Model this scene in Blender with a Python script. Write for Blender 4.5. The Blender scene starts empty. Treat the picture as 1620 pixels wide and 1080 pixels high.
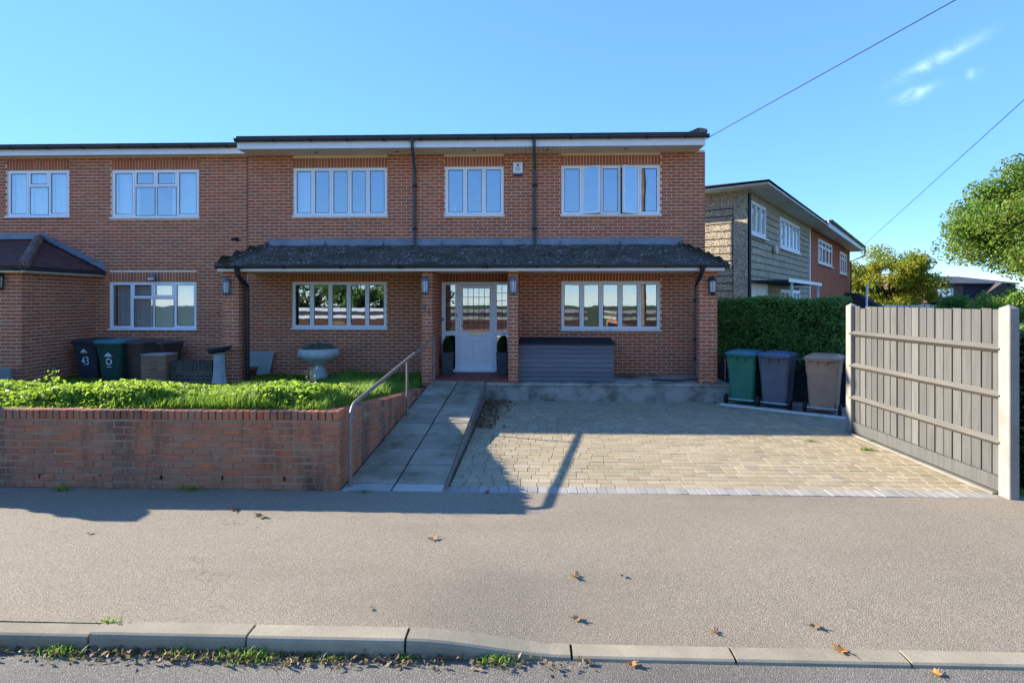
import bpy, math, random
import numpy as np
from mathutils import Vector, Matrix

random.seed(7)
RNG = np.random.default_rng(11)
R = math.radians
scene = bpy.context.scene
COL = scene.collection

# ------------------------------------------------------------------ camera
EYE = 2.08
F, CX, HOR = 900.0, 810.0, 475.0          # lens in photo pixels, centre, horizon
YAW = R(1.89)
cam_d = bpy.data.cameras.new('camera')
cam = bpy.data.objects.new('camera', cam_d)
COL.objects.link(cam)
cam.location = (0, 0, EYE)
cam.rotation_euler = (R(90), 0, YAW)
cam_d.sensor_width = 36.0
cam_d.lens = 36.0 * F / 1620.0
cam_d.shift_y = -(540 - HOR) / 1620.0
cam_d.clip_start = 0.05
cam_d.clip_end = 2000
scene.camera = cam

# ------------------------------------------------------------------ world + sun
SUN_TO = Vector((-2.37, 0.71, 1.0)).normalized()
SUN_EL = math.asin(SUN_TO.z)
SUN_AZ = math.atan2(SUN_TO.x, SUN_TO.y)      # clockwise from +Y
world = bpy.data.worlds.new('World')
scene.world = world
world.use_nodes = True
wn = world.node_tree
for n in list(wn.nodes):
    wn.nodes.remove(n)


def wnode(t, **kw):
    n = wn.nodes.new(t)
    for k, v in kw.items():
        setattr(n, k, v)
    return n


w_out = wnode('ShaderNodeOutputWorld')
w_bg = wnode('ShaderNodeBackground')
w_bg.inputs['Strength'].default_value = 0.15
sky = wnode('ShaderNodeTexSky', sky_type='NISHITA')
sky.sun_disc = False
sky.sun_elevation = SUN_EL
sky.sun_rotation = SUN_AZ
sky.altitude = 0.0
sky.air_density = 0.85
sky.dust_density = 0.0
sky.ozone_density = 9.0
# the camera's highlight roll-off, applied to the whole dome alike
w_sep = wnode('ShaderNodeSeparateColor')
wn.links.new(sky.outputs[0], w_sep.inputs[0])
w_den = wnode('ShaderNodeMath', operation='MULTIPLY_ADD')
wn.links.new(w_sep.outputs[2], w_den.inputs[0])
w_den.inputs[1].default_value = 1.0 / 2.5
w_den.inputs[2].default_value = 1.0
w_inv = wnode('ShaderNodeMath', operation='DIVIDE')
w_inv.inputs[0].default_value = 2.8
wn.links.new(w_den.outputs[0], w_inv.inputs[1])
w_wb = wnode('ShaderNodeVectorMath', operation='MULTIPLY')      # white balance
w_wb.inputs[1].default_value = (0.56, 0.485, 0.455)
wn.links.new(sky.outputs[0], w_wb.inputs[0])
w_hs = wnode('ShaderNodeVectorMath', operation='SCALE')
wn.links.new(w_wb.outputs[0], w_hs.inputs[0])
wn.links.new(w_inv.outputs[0], w_hs.inputs['Scale'])


def pix_dir(px, py):
    u, v = (px - CX) / F, (HOR - py) / F
    c, s = math.cos(YAW), math.sin(YAW)
    return Vector((u * c - s, c + u * s, v))


# thin high cloud: wisps drawn out along one wind direction
def vmath(op, a, b=None):
    n = wnode('ShaderNodeVectorMath', operation=op)
    for i, x in enumerate((a, b)):
        if x is None:
            continue
        if isinstance(x, (tuple, list, Vector)):
            n.inputs[i].default_value = tuple(x)
        else:
            wn.links.new(x, n.inputs[i])
    return n


def smath(op, a, b=0.0, clamp=False):
    n = wnode('ShaderNodeMath', operation=op)
    n.use_clamp = clamp
    for i, x in enumerate((a, b)):
        if isinstance(x, (int, float)):
            n.inputs[i].default_value = x
        else:
            wn.links.new(x, n.inputs[i])
    return n.outputs[0]


tc = wnode('ShaderNodeTexCoord')
noise = wnode('ShaderNodeTexNoise')
noise.inputs['Scale'].default_value = 34.0
noise.inputs['Detail'].default_value = 7.0
noise.inputs['Roughness'].default_value = 0.6
noise.inputs['Distortion'].default_value = 0.6
wn.links.new(tc.outputs['Generated'], noise.inputs['Vector'])
nfac = smath('MULTIPLY', smath('SUBTRACT', noise.outputs[0], 0.36), 2.6, True)
total = None
for (ax, ay, bx, by, wid, amp) in ((1418, 128, 1545, 62, 8.5, 0.27), (1418, 160, 1482, 136, 9.0, 0.23), (1530, 125, 1550, 106, 8, 0.16)):
    a = pix_dir(ax, ay).normalized()
    b = pix_dir(bx, by).normalized()
    m = (a + b).normalized()
    t1 = (b - a).normalized()
    t2 = m.cross(t1).normalized()
    s1 = (b - a).length * 0.42
    s2 = wid / F / 1.3
    off = vmath('SUBTRACT', tc.outputs['Generated'], m).outputs[0]
    da = smath('DIVIDE', vmath('DOT_PRODUCT', off, t1).outputs['Value'], s1)
    db = smath('DIVIDE', vmath('DOT_PRODUCT', off, t2).outputs['Value'], s2)
    q = smath('ADD', smath('MULTIPLY', da, da), smath('MULTIPLY', db, db))
    fr = vmath('DOT_PRODUCT', tc.outputs['Generated'], m).outputs['Value']
    g = smath('MULTIPLY', smath('EXPONENT', smath('MULTIPLY', q, -1.0)), smath('GREATER_THAN', fr, 0.0))
    g = smath('MULTIPLY', g, amp)
    total = g if total is None else smath('ADD', total, g)
cfac = smath('MULTIPLY', total, nfac, True)
mixc = wnode('ShaderNodeMix', data_type='RGBA')
wn.links.new(cfac, mixc.inputs['Factor'])
wn.links.new(w_hs.outputs[0], mixc.inputs['A'])
mixc.inputs['B'].default_value = (4.2, 4.9, 5.6, 1)
wn.links.new(mixc.outputs['Result'], w_bg.inputs['Color'])
wn.links.new(w_bg.outputs[0], w_out.inputs[0])

sun_d = bpy.data.lights.new('sun', 'SUN')
sun_d.energy = 2.8
sun_d.angle = R(0.53)
sun_d.color = (1.0, 0.905, 0.78)
sun = bpy.data.objects.new('sun', sun_d)
COL.objects.link(sun)
sun.rotation_euler = SUN_TO.to_track_quat('Z', 'Y').to_euler()
sun.location = (-20, 6, 12)

scene.view_settings.view_transform = 'Standard'
scene.view_settings.look = 'None'
scene.view_settings.exposure = 2.45
scene.view_settings.gamma = 1.0
scene.view_settings.use_curve_mapping = False
scene.cycles.max_bounces = 8
scene.cycles.transparent_max_bounces = 12
scene.cycles.caustics_reflective = False
scene.cycles.caustics_refractive = False


# ------------------------------------------------------------------ layout helpers
def at(px, py, Y):
    """point on the plane y = Y that the photo shows at pixel px, py"""
    d = pix_dir(px, py)
    return Vector((0, 0, EYE)) + d * (Y / d.y)


def atz(px, py, z):
    d = pix_dir(px, py)
    return Vector((0, 0, EYE)) + d * ((z - EYE) / d.z)


def hit(px, py, p0, n):
    d = pix_dir(px, py)
    o = Vector((0, 0, EYE))
    return o + d * ((Vector(p0) - o).dot(n) / d.dot(n))


def sstep(a, b, x):
    t = min(1, max(0, (x - a) / (b - a)))
    return t * t * (3 - 2 * t)


# ------------------------------------------------------------------ mesh builder
class MB:
    def __init__(self):
        self.v, self.f, self.sm = [], [], []

    def add(self, vs, fs, smooth=False, M=None):
        o = len(self.v)
        if M is not None:
            vs = [M @ Vector(p) for p in vs]
        self.v.extend([tuple(p) for p in vs])
        for f in fs:
            self.f.append([i + o for i in f])
            self.sm.append(smooth)
        return self

    def box(self, x0, x1, y0, y1, z0, z1, M=None):
        if x0 > x1: x0, x1 = x1, x0
        if y0 > y1: y0, y1 = y1, y0
        if z0 > z1: z0, z1 = z1, z0
        vs = [(x0, y0, z0), (x1, y0, z0), (x1, y1, z0), (x0, y1, z0), (x0, y0, z1), (x1, y0, z1), (x1, y1, z1), (x0, y1, z1)]
        return self.add(vs, [(0, 3, 2, 1), (4, 5, 6, 7), (0, 1, 5, 4), (1, 2, 6, 5), (2, 3, 7, 6), (3, 0, 4, 7)], M=M)

    def cbox(self, x0, x1, y0, y1, z0, z1, c=0.005, M=None):
        """box with chamfered edges"""
        xs, ys, zs = (x0, x1), (y0, y1), (z0, z1)
        vs, idx = [], {}
        for i in (0, 1):
            for j in (0, 1):
                for k in (0, 1):
                    sx, sy, sz = (c if i == 0 else -c), (c if j == 0 else -c), (c if k == 0 else -c)
                    for a in range(3):
                        p = [xs[i] + sx, ys[j] + sy, zs[k] + sz]
                        p[a] = (xs[i], ys[j], zs[k])[a]
                        idx[i, j, k, a] = len(vs)
                        vs.append(tuple(p))
        fs = []
        g = idx.get
        for s in (0, 1):
            q = [g((s, 0, 0, 0)), g((s, 1, 0, 0)), g((s, 1, 1, 0)), g((s, 0, 1, 0))]
            fs.append(q if s else q[::-1])
            q = [g((0, s, 0, 1)), g((0, s, 1, 1)), g((1, s, 1, 1)), g((1, s, 0, 1))]
            fs.append(q if s else q[::-1])
            q = [g((0, 0, s, 2)), g((1, 0, s, 2)), g((1, 1, s, 2)), g((0, 1, s, 2))]
            fs.append(q if s else q[::-1])
        for j in (0, 1):
            for k in (0, 1):
                q = [g((0, j, k, 1)), g((1, j, k, 1)), g((1, j, k, 2)), g((0, j, k, 2))]
                fs.append(q if (j ^ k) else q[::-1])
                q = [g((j, 0, k, 0)), g((j, 0, k, 2)), g((j, 1, k, 2)), g((j, 1, k, 0))]
                fs.append(q if not (j ^ k) else q[::-1])
                q = [g((j, k, 0, 0)), g((j, k, 1, 0)), g((j, k, 1, 1)), g((j, k, 0, 1))]
                fs.append(q if (j == k) else q[::-1])
        for i in (0, 1):
            for j in (0, 1):
                for k in (0, 1):
                    t = [g((i, j, k, 0)), g((i, j, k, 1)), g((i, j, k, 2))]
                    fs.append(t if (i + j + k) % 2 else t[::-1])
        return self.add(vs, fs, M=M)

    def prism(self, poly, axis, a0, a1, M=None):
        """extrude a 2D polygon along x ('x': poly=(y,z)), y (poly=(x,z)) or z (poly=(x,y))"""
        n = len(poly)

        def p3(p, a):
            return {'x': (a, p[0], p[1]), 'y': (p[0], a, p[1]), 'z': (p[0], p[1], a)}[axis]
        vs = [p3(p, a0) for p in poly] + [p3(p, a1) for p in poly]
        fs = [tuple(range(n))[::-1], tuple(range(n, 2 * n))]
        for i in range(n):
            j = (i + 1) % n
            fs.append((i, j, n + j, n + i))
        return self.add(vs, fs, M=M)

    def sweep(self, prof, axis, a0, a1, M=None):
        """open profile swept straight: a gutter or flashing"""
        n = len(prof)

        def p3(p, a):
            return {'x': (a, p[0], p[1]), 'y': (p[0], a, p[1])}[axis]
        vs = [p3(p, a0) for p in prof] + [p3(p, a1) for p in prof]
        return self.add(vs, [(i, i + 1, n + i + 1, n + i) for i in range(n - 1)], True, M)

    def ring(self, x0, x1, z0, z1, w, y0, y1, lip=0.0, M=None):
        """rectangular frame in the xz plane, front face at y0"""
        o = [(x0, z0), (x1, z0), (x1, z1), (x0, z1)]
        a, b = w - lip, w
        i1 = [(x0 + a, z0 + a), (x1 - a, z0 + a), (x1 - a, z1 - a), (x0 + a, z1 - a)]
        i2 = [(x0 + b, z0 + b), (x1 - b, z0 + b), (x1 - b, z1 - b), (x0 + b, z1 - b)]
        vs = [(p[0], y0, p[1]) for p in o] + [(p[0], y0, p[1]) for p in i1] + [(p[0], y1, p[1]) for p in i2] + [(p[0], y1, p[1]) for p in o]
        fs = []
        for i in range(4):
            j = (i + 1) % 4
            fs += [(i, j, 4 + j, 4 + i), (4 + i, 4 + j, 8 + j, 8 + i), (8 + i, 8 + j, 12 + j, 12 + i), (12 + i, 12 + j, j, i)]
        return self.add(vs, fs, M=M)

    def tube(self, pts, r, n=8, cap=True, M=None):
        pts = [Vector(p) for p in pts]
        rs = r if isinstance(r, (list, tuple)) else [r] * len(pts)
        vs, fs = [], []
        up = None
        for i, p in enumerate(pts):
            d = (pts[min(i + 1, len(pts) - 1)] - pts[max(i - 1, 0)]).normalized()
            if up is None:
                up = Vector((0, 0, 1)) if abs(d.z) < 0.9 else Vector((1, 0, 0))
            a = d.cross(up).normalized()
            b = a.cross(d).normalized()
            up = b
            for k in range(n):
                t = 2 * math.pi * k / n
                vs.append(p + (a * math.cos(t) + b * math.sin(t)) * rs[i])
        for i in range(len(pts) - 1):
            for k in range(n):
                l = (k + 1) % n
                fs.append((i * n + k, i * n + l, (i + 1) * n + l, (i + 1) * n + k))
        self.add(vs, fs, True, M)
        if cap:
            self.add([vs[k] for k in range(n)], [tuple(range(n))[::-1]], M=M)
            o = (len(pts) - 1) * n
            self.add([vs[o + k] for k in range(n)], [tuple(range(n))], M=M)
        return self

    def lathe(self, prof, n=20, c=(0, 0, 0), wob=None, M=None, smooth=True):
        """profile (r, z) about a vertical axis"""
        vs, fs = [], []
        for i, (r, z) in enumerate(prof):
            for k in range(n):
                t = 2 * math.pi * k / n
                rr = r * (1 + (wob(i, k) if wob else 0))
                vs.append((c[0] + rr * math.cos(t), c[1] + rr * math.sin(t), c[2] + z))
        for i in range(len(prof) - 1):
            for k in range(n):
                l = (k + 1) % n
                fs.append((i * n + k, i * n + l, (i + 1) * n + l, (i + 1) * n + k))
        self.add(vs, fs, smooth, M)
        m = len(prof) - 1
        self.add([vs[k] for k in range(n)], [tuple(range(n))[::-1]], M=M)
        return self.add([vs[m * n + k] for k in range(n)], [tuple(range(n))], M=M)

    def grid(self, fn, us, vs_, smooth=True):
        n, m = len(us), len(vs_)
        pts = [fn(u, v) for v in vs_ for u in us]
        return self.add(pts, [(j * n + i, j * n + i + 1, (j + 1) * n + i + 1, (j + 1) * n + i) for j in range(m - 1) for i in range(n - 1)], smooth)

    def mesh(self, name, mat):
        me = bpy.data.meshes.new(name)
        me.from_pydata(self.v, [], self.f)
        me.polygons.foreach_set('use_smooth', self.sm)
        if mat is not None:
            me.materials.append(mat)
        me.update()
        return me

    def build(self, name, mat, parent=None, loc=None, rz=None):
        return link(name, self.mesh(name, mat), parent, loc, rz)


def link(name, me, parent=None, loc=None, rz=None):
    o = bpy.data.objects.new(name, me)
    COL.objects.link(o)
    if parent is not None:
        o.parent = parent
    if loc is not None:
        o.location = loc
    if rz is not None:
        o.rotation_euler = (0, 0, rz)
    return o


def tag(o, label=None, cat=None, group=None, kind=None):
    if label: o['label'] = label
    if cat: o['category'] = cat
    if group: o['group'] = group
    if kind: o['kind'] = kind
    return o


def empty(name, loc=(0, 0, 0), rz=0.0, label=None, cat=None, group=None, kind=None):
    o = bpy.data.objects.new(name, None)
    COL.objects.link(o)
    o.empty_display_size = 0.2
    o.location = loc
    o.rotation_euler = (0, 0, rz)
    return tag(o, label, cat, group, kind)


def text_mesh(s, size, mat, extrude=0.002):
    cu = bpy.data.curves.new('lettering', 'FONT')
    cu.body = s
    cu.size = size
    cu.extrude = extrude
    cu.align_x = 'CENTER'
    cu.align_y = 'CENTER'
    cu.resolution_u = 3
    ob = bpy.data.objects.new('lettering', cu)
    me = bpy.data.meshes.new_from_object(ob)
    bpy.data.objects.remove(ob)
    me.materials.clear()
    me.materials.append(mat)
    return me


# ------------------------------------------------------------------ materials
class Mat:
    def __init__(self, name, rough=0.8, spec=0.3):
        self.m = bpy.data.materials.new(name)
        self.m.use_nodes = True
        self.t = self.m.node_tree
        self.b = self.t.nodes['Principled BSDF']
        self.b.inputs['Roughness'].default_value = rough
        self.b.inputs['Specular IOR Level'].default_value = spec
        self._geo = None

    def n(self, t, **kw):
        x = self.t.nodes.new(t)
        for k, v in kw.items():
            setattr(x, k, v)
        return x

    def l(self, a, b):
        self.t.links.new(a, b)

    def pos(self):
        if self._geo is None:
            self._geo = self.n('ShaderNodeNewGeometry')
        return self._geo.outputs['Position']

    def noise(self, scale, detail=4.0, rough=0.6, vec=None, stretch=None, dist=0.0):
        x = self.n('ShaderNodeTexNoise')
        x.inputs['Scale'].default_value = scale
        x.inputs['Detail'].default_value = detail
        x.inputs['Roughness'].default_value = rough
        x.inputs['Distortion'].default_value = dist
        v = vec or self.pos()
        if stretch:
            mp = self.n('ShaderNodeMapping')
            mp.inputs['Scale'].default_value = stretch
            self.l(v, mp.inputs['Vector'])
            v = mp.outputs[0]
        self.l(v, x.inputs['Vector'])
        return x.outputs[0]

    def rand(self):
        """one random number per piece, whether it is an object or an island"""
        g = self.n('ShaderNodeNewGeometry')
        o = self.n('ShaderNodeObjectInfo')
        return self.math('FRACT', self.math('ADD', g.outputs['Random Per Island'], o.outputs['Random']))

    def math(self, op, a, b=0.0, clamp=False):
        x = self.n('ShaderNodeMath', operation=op)
        x.use_clamp = clamp
        for i, q in enumerate((a, b)):
            if isinstance(q, (int, float)):
                x.inputs[i].default_value = q
            else:
                self.l(q, x.inputs[i])
        return x.outputs[0]

    def ramp(self, fac, stops, interp='LINEAR'):
        x = self.n('ShaderNodeValToRGB')
        x.color_ramp.interpolation = interp
        e = x.color_ramp.elements
        while len(e) < len(stops):
            e.new(0.5)
        for i, (p, c) in enumerate(stops):
            e[i].position = p
            e[i].color = (*c, 1) if len(c) == 3 else c
        self.l(fac, x.inputs[0])
        return x.outputs[0]

    def frange(self, v, a, b, lo=0.0, hi=1.0):
        x = self.n('ShaderNodeMapRange')
        x.inputs[1].default_value = a
        x.inputs[2].default_value = b
        x.inputs[3].default_value = lo
        x.inputs[4].default_value = hi
        self.l(v, x.inputs[0])
        return x.outputs[0]

    def mix(self, fac, a, b, mode='MIX'):
        x = self.n('ShaderNodeMix', data_type='RGBA', blend_type=mode)
        for s, q in (('Factor', fac), ('A', a), ('B', b)):
            if isinstance(q, (int, float)):
                x.inputs[s].default_value = q
            elif isinstance(q, tuple):
                x.inputs[s].default_value = (*q, 1)
            else:
                self.l(q, x.inputs[s])
        return x.outputs['Result']

    def col(self, c):
        if isinstance(c, tuple):
            self.b.inputs['Base Color'].default_value = (*c, 1)
        else:
            self.l(c, self.b.inputs['Base Color'])
        return self

    def bump(self, h, strength=0.4, dist=0.01):
        x = self.n('ShaderNodeBump')
        x.inputs['Strength'].default_value = strength
        x.inputs['Distance'].default_value = dist
        self.l(h, x.inputs['Height'])
        self.l(x.outputs[0], self.b.inputs['Normal'])
        return self

    def rough(self, v):
        self.l(v, self.b.inputs['Roughness'])
        return self


def plain(name, c, rough=0.7, spec=0.3, var=0.12, scale=6.0, bump=0.0, bscale=60.0, metal=0.0):
    m = Mat(name, rough, spec)
    n1 = m.noise(scale, 5)
    m.col(m.mix(m.frange(n1, 0.3, 0.7), tuple(x * (1 - var) for x in c), tuple(min(1, x * (1 + var)) for x in c)))
    if bump:
        m.bump(m.noise(bscale, 4), bump, 0.004)
    m.b.inputs['Metallic'].default_value = metal
    return m.m


def brick_mat(name, stops, grime=(0.05, 0.045, 0.04), grime_amt=0.35, streak=False):
    m = Mat(name, 0.9, 0.2)
    c = m.ramp(m.rand(), stops)
    fine = m.noise(90, 5, 0.7)
    c = m.mix(m.frange(fine, 0.35, 0.75, 0.0, 0.45), c, (0.50, 0.17, 0.08), 'MIX')
    big = m.noise(1.1, 6, 0.65)
    c = m.mix(m.frange(big, 0.45, 0.8, 0.0, grime_amt), c, grime)
    if streak:
        st = m.noise(2.2, 6, 0.7, stretch=(1, 1, 0.22))
        c = m.mix(m.frange(st, 0.49, 0.60, 0.0, 0.8), c, (0.075, 0.055, 0.043))
        c = m.mix(m.frange(m.noise(0.8, 5, 0.7), 0.45, 0.7, 0.0, 0.6), c, (0.30, 0.19, 0.13))
        sp = m.noise(26, 3, 0.6)
        c = m.mix(m.frange(sp, 0.64, 0.70, 0.0, 0.6), c, (0.42, 0.38, 0.32))
    ef = m.noise(5.5, 5, 0.7)
    c = m.mix(m.frange(ef, 0.57, 0.74, 0.0, 0.5), c, (0.46, 0.30, 0.21))
    m.col(c)
    m.bump(m.noise(140, 5, 0.7), 0.5, 0.004)
    return m.m


M = {}
M['brick'] = brick_mat('house brick', [(0, (0.37, 0.110, 0.058)), (0.25, (0.48, 0.120, 0.056)), (0.5, (0.34, 0.125, 0.072)), (0.75, (0.54, 0.165, 0.078)), (0.9, (0.42, 0.105, 0.050)), (1, (0.27, 0.105, 0.066))], (0.28, 0.105, 0.058), 0.6)
M['brick_old'] = brick_mat('garden wall brick', [(0, (0.50, 0.135, 0.055)), (0.25, (0.42, 0.19, 0.10)), (0.5, (0.55, 0.16, 0.065)), (0.75, (0.38, 0.18, 0.10)), (1, (0.48, 0.14, 0.06))], (0.06, 0.05, 0.042), 0.55, True)
M['brick_tan'] = brick_mat('weathered brick', [(0, (0.23, 0.12, 0.075)), (0.5, (0.30, 0.17, 0.10)), (1, (0.20, 0.10, 0.07))], (0.07, 0.065, 0.045), 0.6)


def mortar_mat(name, a, b, dark=(0.12, 0.10, 0.08), amt=0.4):
    m = Mat(name, 0.95, 0.1)
    c = m.mix(m.frange(m.noise(3.0, 5), 0.3, 0.7), a, b)
    c = m.mix(m.frange(m.noise(0.9, 6, 0.7), 0.5, 0.8, 0.0, amt), c, dark)
    m.col(c)
    m.bump(m.noise(200, 3), 0.4, 0.003)
    return m.m


M['mortar'] = mortar_mat('mortar', (0.84, 0.62, 0.42), (0.90, 0.70, 0.50), (0.50, 0.35, 0.23), 0.4)
M['mortar_old'] = mortar_mat('old mortar', (0.28, 0.19, 0.115), (0.40, 0.28, 0.17), (0.13, 0.09, 0.06), 0.7)
M['upvc'] = plain('white plastic frame', (0.88, 0.88, 0.88), 0.35, 0.4, 0.03)
M['fascia'] = plain('white fascia board', (0.80, 0.80, 0.80), 0.45, 0.35, 0.05)
M['soffit'] = plain('cream soffit board', (0.88, 0.80, 0.64), 0.6, 0.3, 0.10, 2.0)
M['gutter'] = plain('dark grey gutter plastic', (0.035, 0.04, 0.047), 0.4, 0.4, 0.15)
M['pipe'] = plain('grey downpipe plastic', (0.055, 0.062, 0.075), 0.45, 0.4, 0.15)
M['black_pipe'] = plain('black downpipe', (0.016, 0.017, 0.02), 0.4, 0.4, 0.1)
M['lead'] = plain('lead flashing', (0.20, 0.22, 0.25), 0.55, 0.4, 0.2, 3.0, 0.2, 30)
M['felt'] = plain('roofing felt', (0.06, 0.065, 0.07), 0.9, 0.2, 0.3, 3.0)
M['black'] = plain('black plastic', (0.012, 0.012, 0.014), 0.5, 0.3, 0.1)
M['rubber'] = plain('tyre rubber', (0.02, 0.02, 0.022), 0.75, 0.3, 0.2)
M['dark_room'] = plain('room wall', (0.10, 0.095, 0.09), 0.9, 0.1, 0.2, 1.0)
M['curtain'] = plain('net curtain cloth', (0.85, 0.86, 0.86), 0.9, 0.1, 0.06)
M['blind'] = plain('scalloped blind cloth', (0.62, 0.60, 0.50), 0.9, 0.1, 0.06)
M['lantern'] = plain('blue grey lantern metal', (0.13, 0.16, 0.20), 0.4, 0.5, 0.15)
M['lantern_dark'] = plain('dark lantern metal', (0.02, 0.026, 0.04), 0.4, 0.5, 0.15)
M['brass'] = plain('pale brass', (0.62, 0.55, 0.33), 0.3, 0.5, 0.05, metal=0.6)
M['chrome'] = plain('door metal', (0.6, 0.6, 0.62), 0.25, 0.5, 0.05, metal=0.9)
M['rail_metal'] = plain('brown painted rail', (0.20, 0.155, 0.135), 0.45, 0.45, 0.15, 8.0)
M['terracotta'] = plain('terracotta', (0.22, 0.085, 0.06), 0.85, 0.2, 0.2, 9)
M['white_print'] = plain('white print', (0.75, 0.76, 0.78), 0.6, 0.2, 0.02)
M['silver'] = plain('weathered number metal', (0.10, 0.095, 0.09), 0.5, 0.4, 0.1)
M['soil'] = plain('soil', (0.055, 0.04, 0.028), 0.95, 0.1, 0.3, 8, 0.5, 30)
M['grass_base'] = plain('lawn soil', (0.045, 0.06, 0.02), 0.95, 0.1, 0.3, 8, 0.5, 30)
M['bark'] = plain('bark', (0.075, 0.055, 0.04), 0.95, 0.1, 0.35, 6, 0.6, 25)
M['planter'] = plain('dark grey planter', (0.075, 0.08, 0.09), 0.7, 0.3, 0.12)
M['red_tile'] = plain('red quarry tile', (0.23, 0.065, 0.045), 0.6, 0.35, 0.25, 14)
M['wire'] = plain('overhead wire', (0.015, 0.015, 0.017), 0.6, 0.3, 0.05)
M['pole_wood'] = plain('pole timber', (0.16, 0.11, 0.075), 0.9, 0.2, 0.25, 3)
M['frosted'] = plain('frosted lantern glass', (0.55, 0.60, 0.60), 0.15, 0.6, 0.1)


def stone_mat(name, a, b, moss=(0.06, 0.07, 0.035), moss_amt=0.5, sc=4.0, bump=0.5, thr=0.52):
    m = Mat(name, 0.92, 0.15)
    c = m.mix(m.frange(m.noise(sc, 6, 0.65), 0.3, 0.7), a, b)
    c = m.mix(m.frange(m.noise(110, 3), 0.55, 0.75, 0, 0.35), c, tuple(x * 0.5 for x in a))
    c = m.mix(m.frange(m.noise(1.7, 6, 0.7), thr, thr + 0.2, 0, moss_amt), c, moss)
    v = m.frange(m.rand(), 0, 1, 0.86, 1.12)
    cm = m.n('ShaderNodeVectorMath', operation='SCALE')
    m.l(c, cm.inputs[0])
    m.l(v, cm.inputs['Scale'])
    m.col(cm.outputs[0])
    m.bump(m.noise(120, 5, 0.7), bump, 0.004)
    return m.m


M['slab'] = stone_mat('ramp slab', (0.29, 0.25, 0.175), (0.38, 0.33, 0.235), (0.12, 0.115, 0.06), 0.75, 3.0, 0.6, 0.44)
M['slab_cut'] = stone_mat('pale cut slab', (0.34, 0.33, 0.29), (0.42, 0.40, 0.35), (0.2, 0.22, 0.14), 0.4)
M['concrete'] = stone_mat('concrete', (0.30, 0.28, 0.235), (0.42, 0.39, 0.32), (0.085, 0.07, 0.04), 0.9, 2.2, 0.5, 0.45)
M['post'] = stone_mat('concrete post', (0.21, 0.20, 0.175), (0.27, 0.255, 0.225), (0.13, 0.12, 0.095), 0.5, 5)
M['kerb'] = stone_mat('kerb concrete', (0.265, 0.228, 0.155), (0.355, 0.31, 0.21), (0.15, 0.135, 0.08), 0.45, 4)
M['garden_stone'] = stone_mat('garden stone', (0.36, 0.37, 0.35), (0.54, 0.54, 0.50), (0.18, 0.19, 0.12), 0.45, 9, 0.8)
M['panel_stone'] = stone_mat('grey board', (0.25, 0.27, 0.245), (0.32, 0.33, 0.30), (0.2, 0.22, 0.17), 0.3, 3)
M['kerb_white'] = stone_mat('pale edging', (0.60, 0.57, 0.50), (0.70, 0.67, 0.60), (0.4, 0.38, 0.3), 0.3, 5)


def paver_mat(name, stops):
    m = Mat(name, 0.9, 0.2)
    c = m.ramp(m.rand(), stops)
    c = m.mix(m.frange(m.noise(130, 4, 0.7), 0.4, 0.75, 0, 0.4), c, (0.22, 0.18, 0.12))
    c = m.mix(m.frange(m.noise(0.8, 5, 0.6), 0.5, 0.75, 0, 0.45), c, (0.20, 0.18, 0.085))
    c = m.mix(m.frange(m.noise(30, 3), 0.66, 0.74, 0, 0.5), c, (0.10, 0.10, 0.06))
    m.col(c)
    m.bump(m.noise(100, 5, 0.7), 0.55, 0.004)
    return m.m


M['paver'] = paver_mat('block paving', [(0, (0.34, 0.275, 0.165)), (0.35, (0.40, 0.33, 0.205)), (0.7, (0.31, 0.255, 0.16)), (0.9, (0.43, 0.365, 0.235)), (1, (0.285, 0.245, 0.17))])
M['paver_edge'] = paver_mat('edging sett', [(0, (0.30, 0.285, 0.25)), (0.5, (0.37, 0.35, 0.31)), (1, (0.27, 0.26, 0.235))])
M['joint'] = plain('mossy joint sand', (0.10, 0.095, 0.045), 0.95, 0.1, 0.4, 4)


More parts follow.
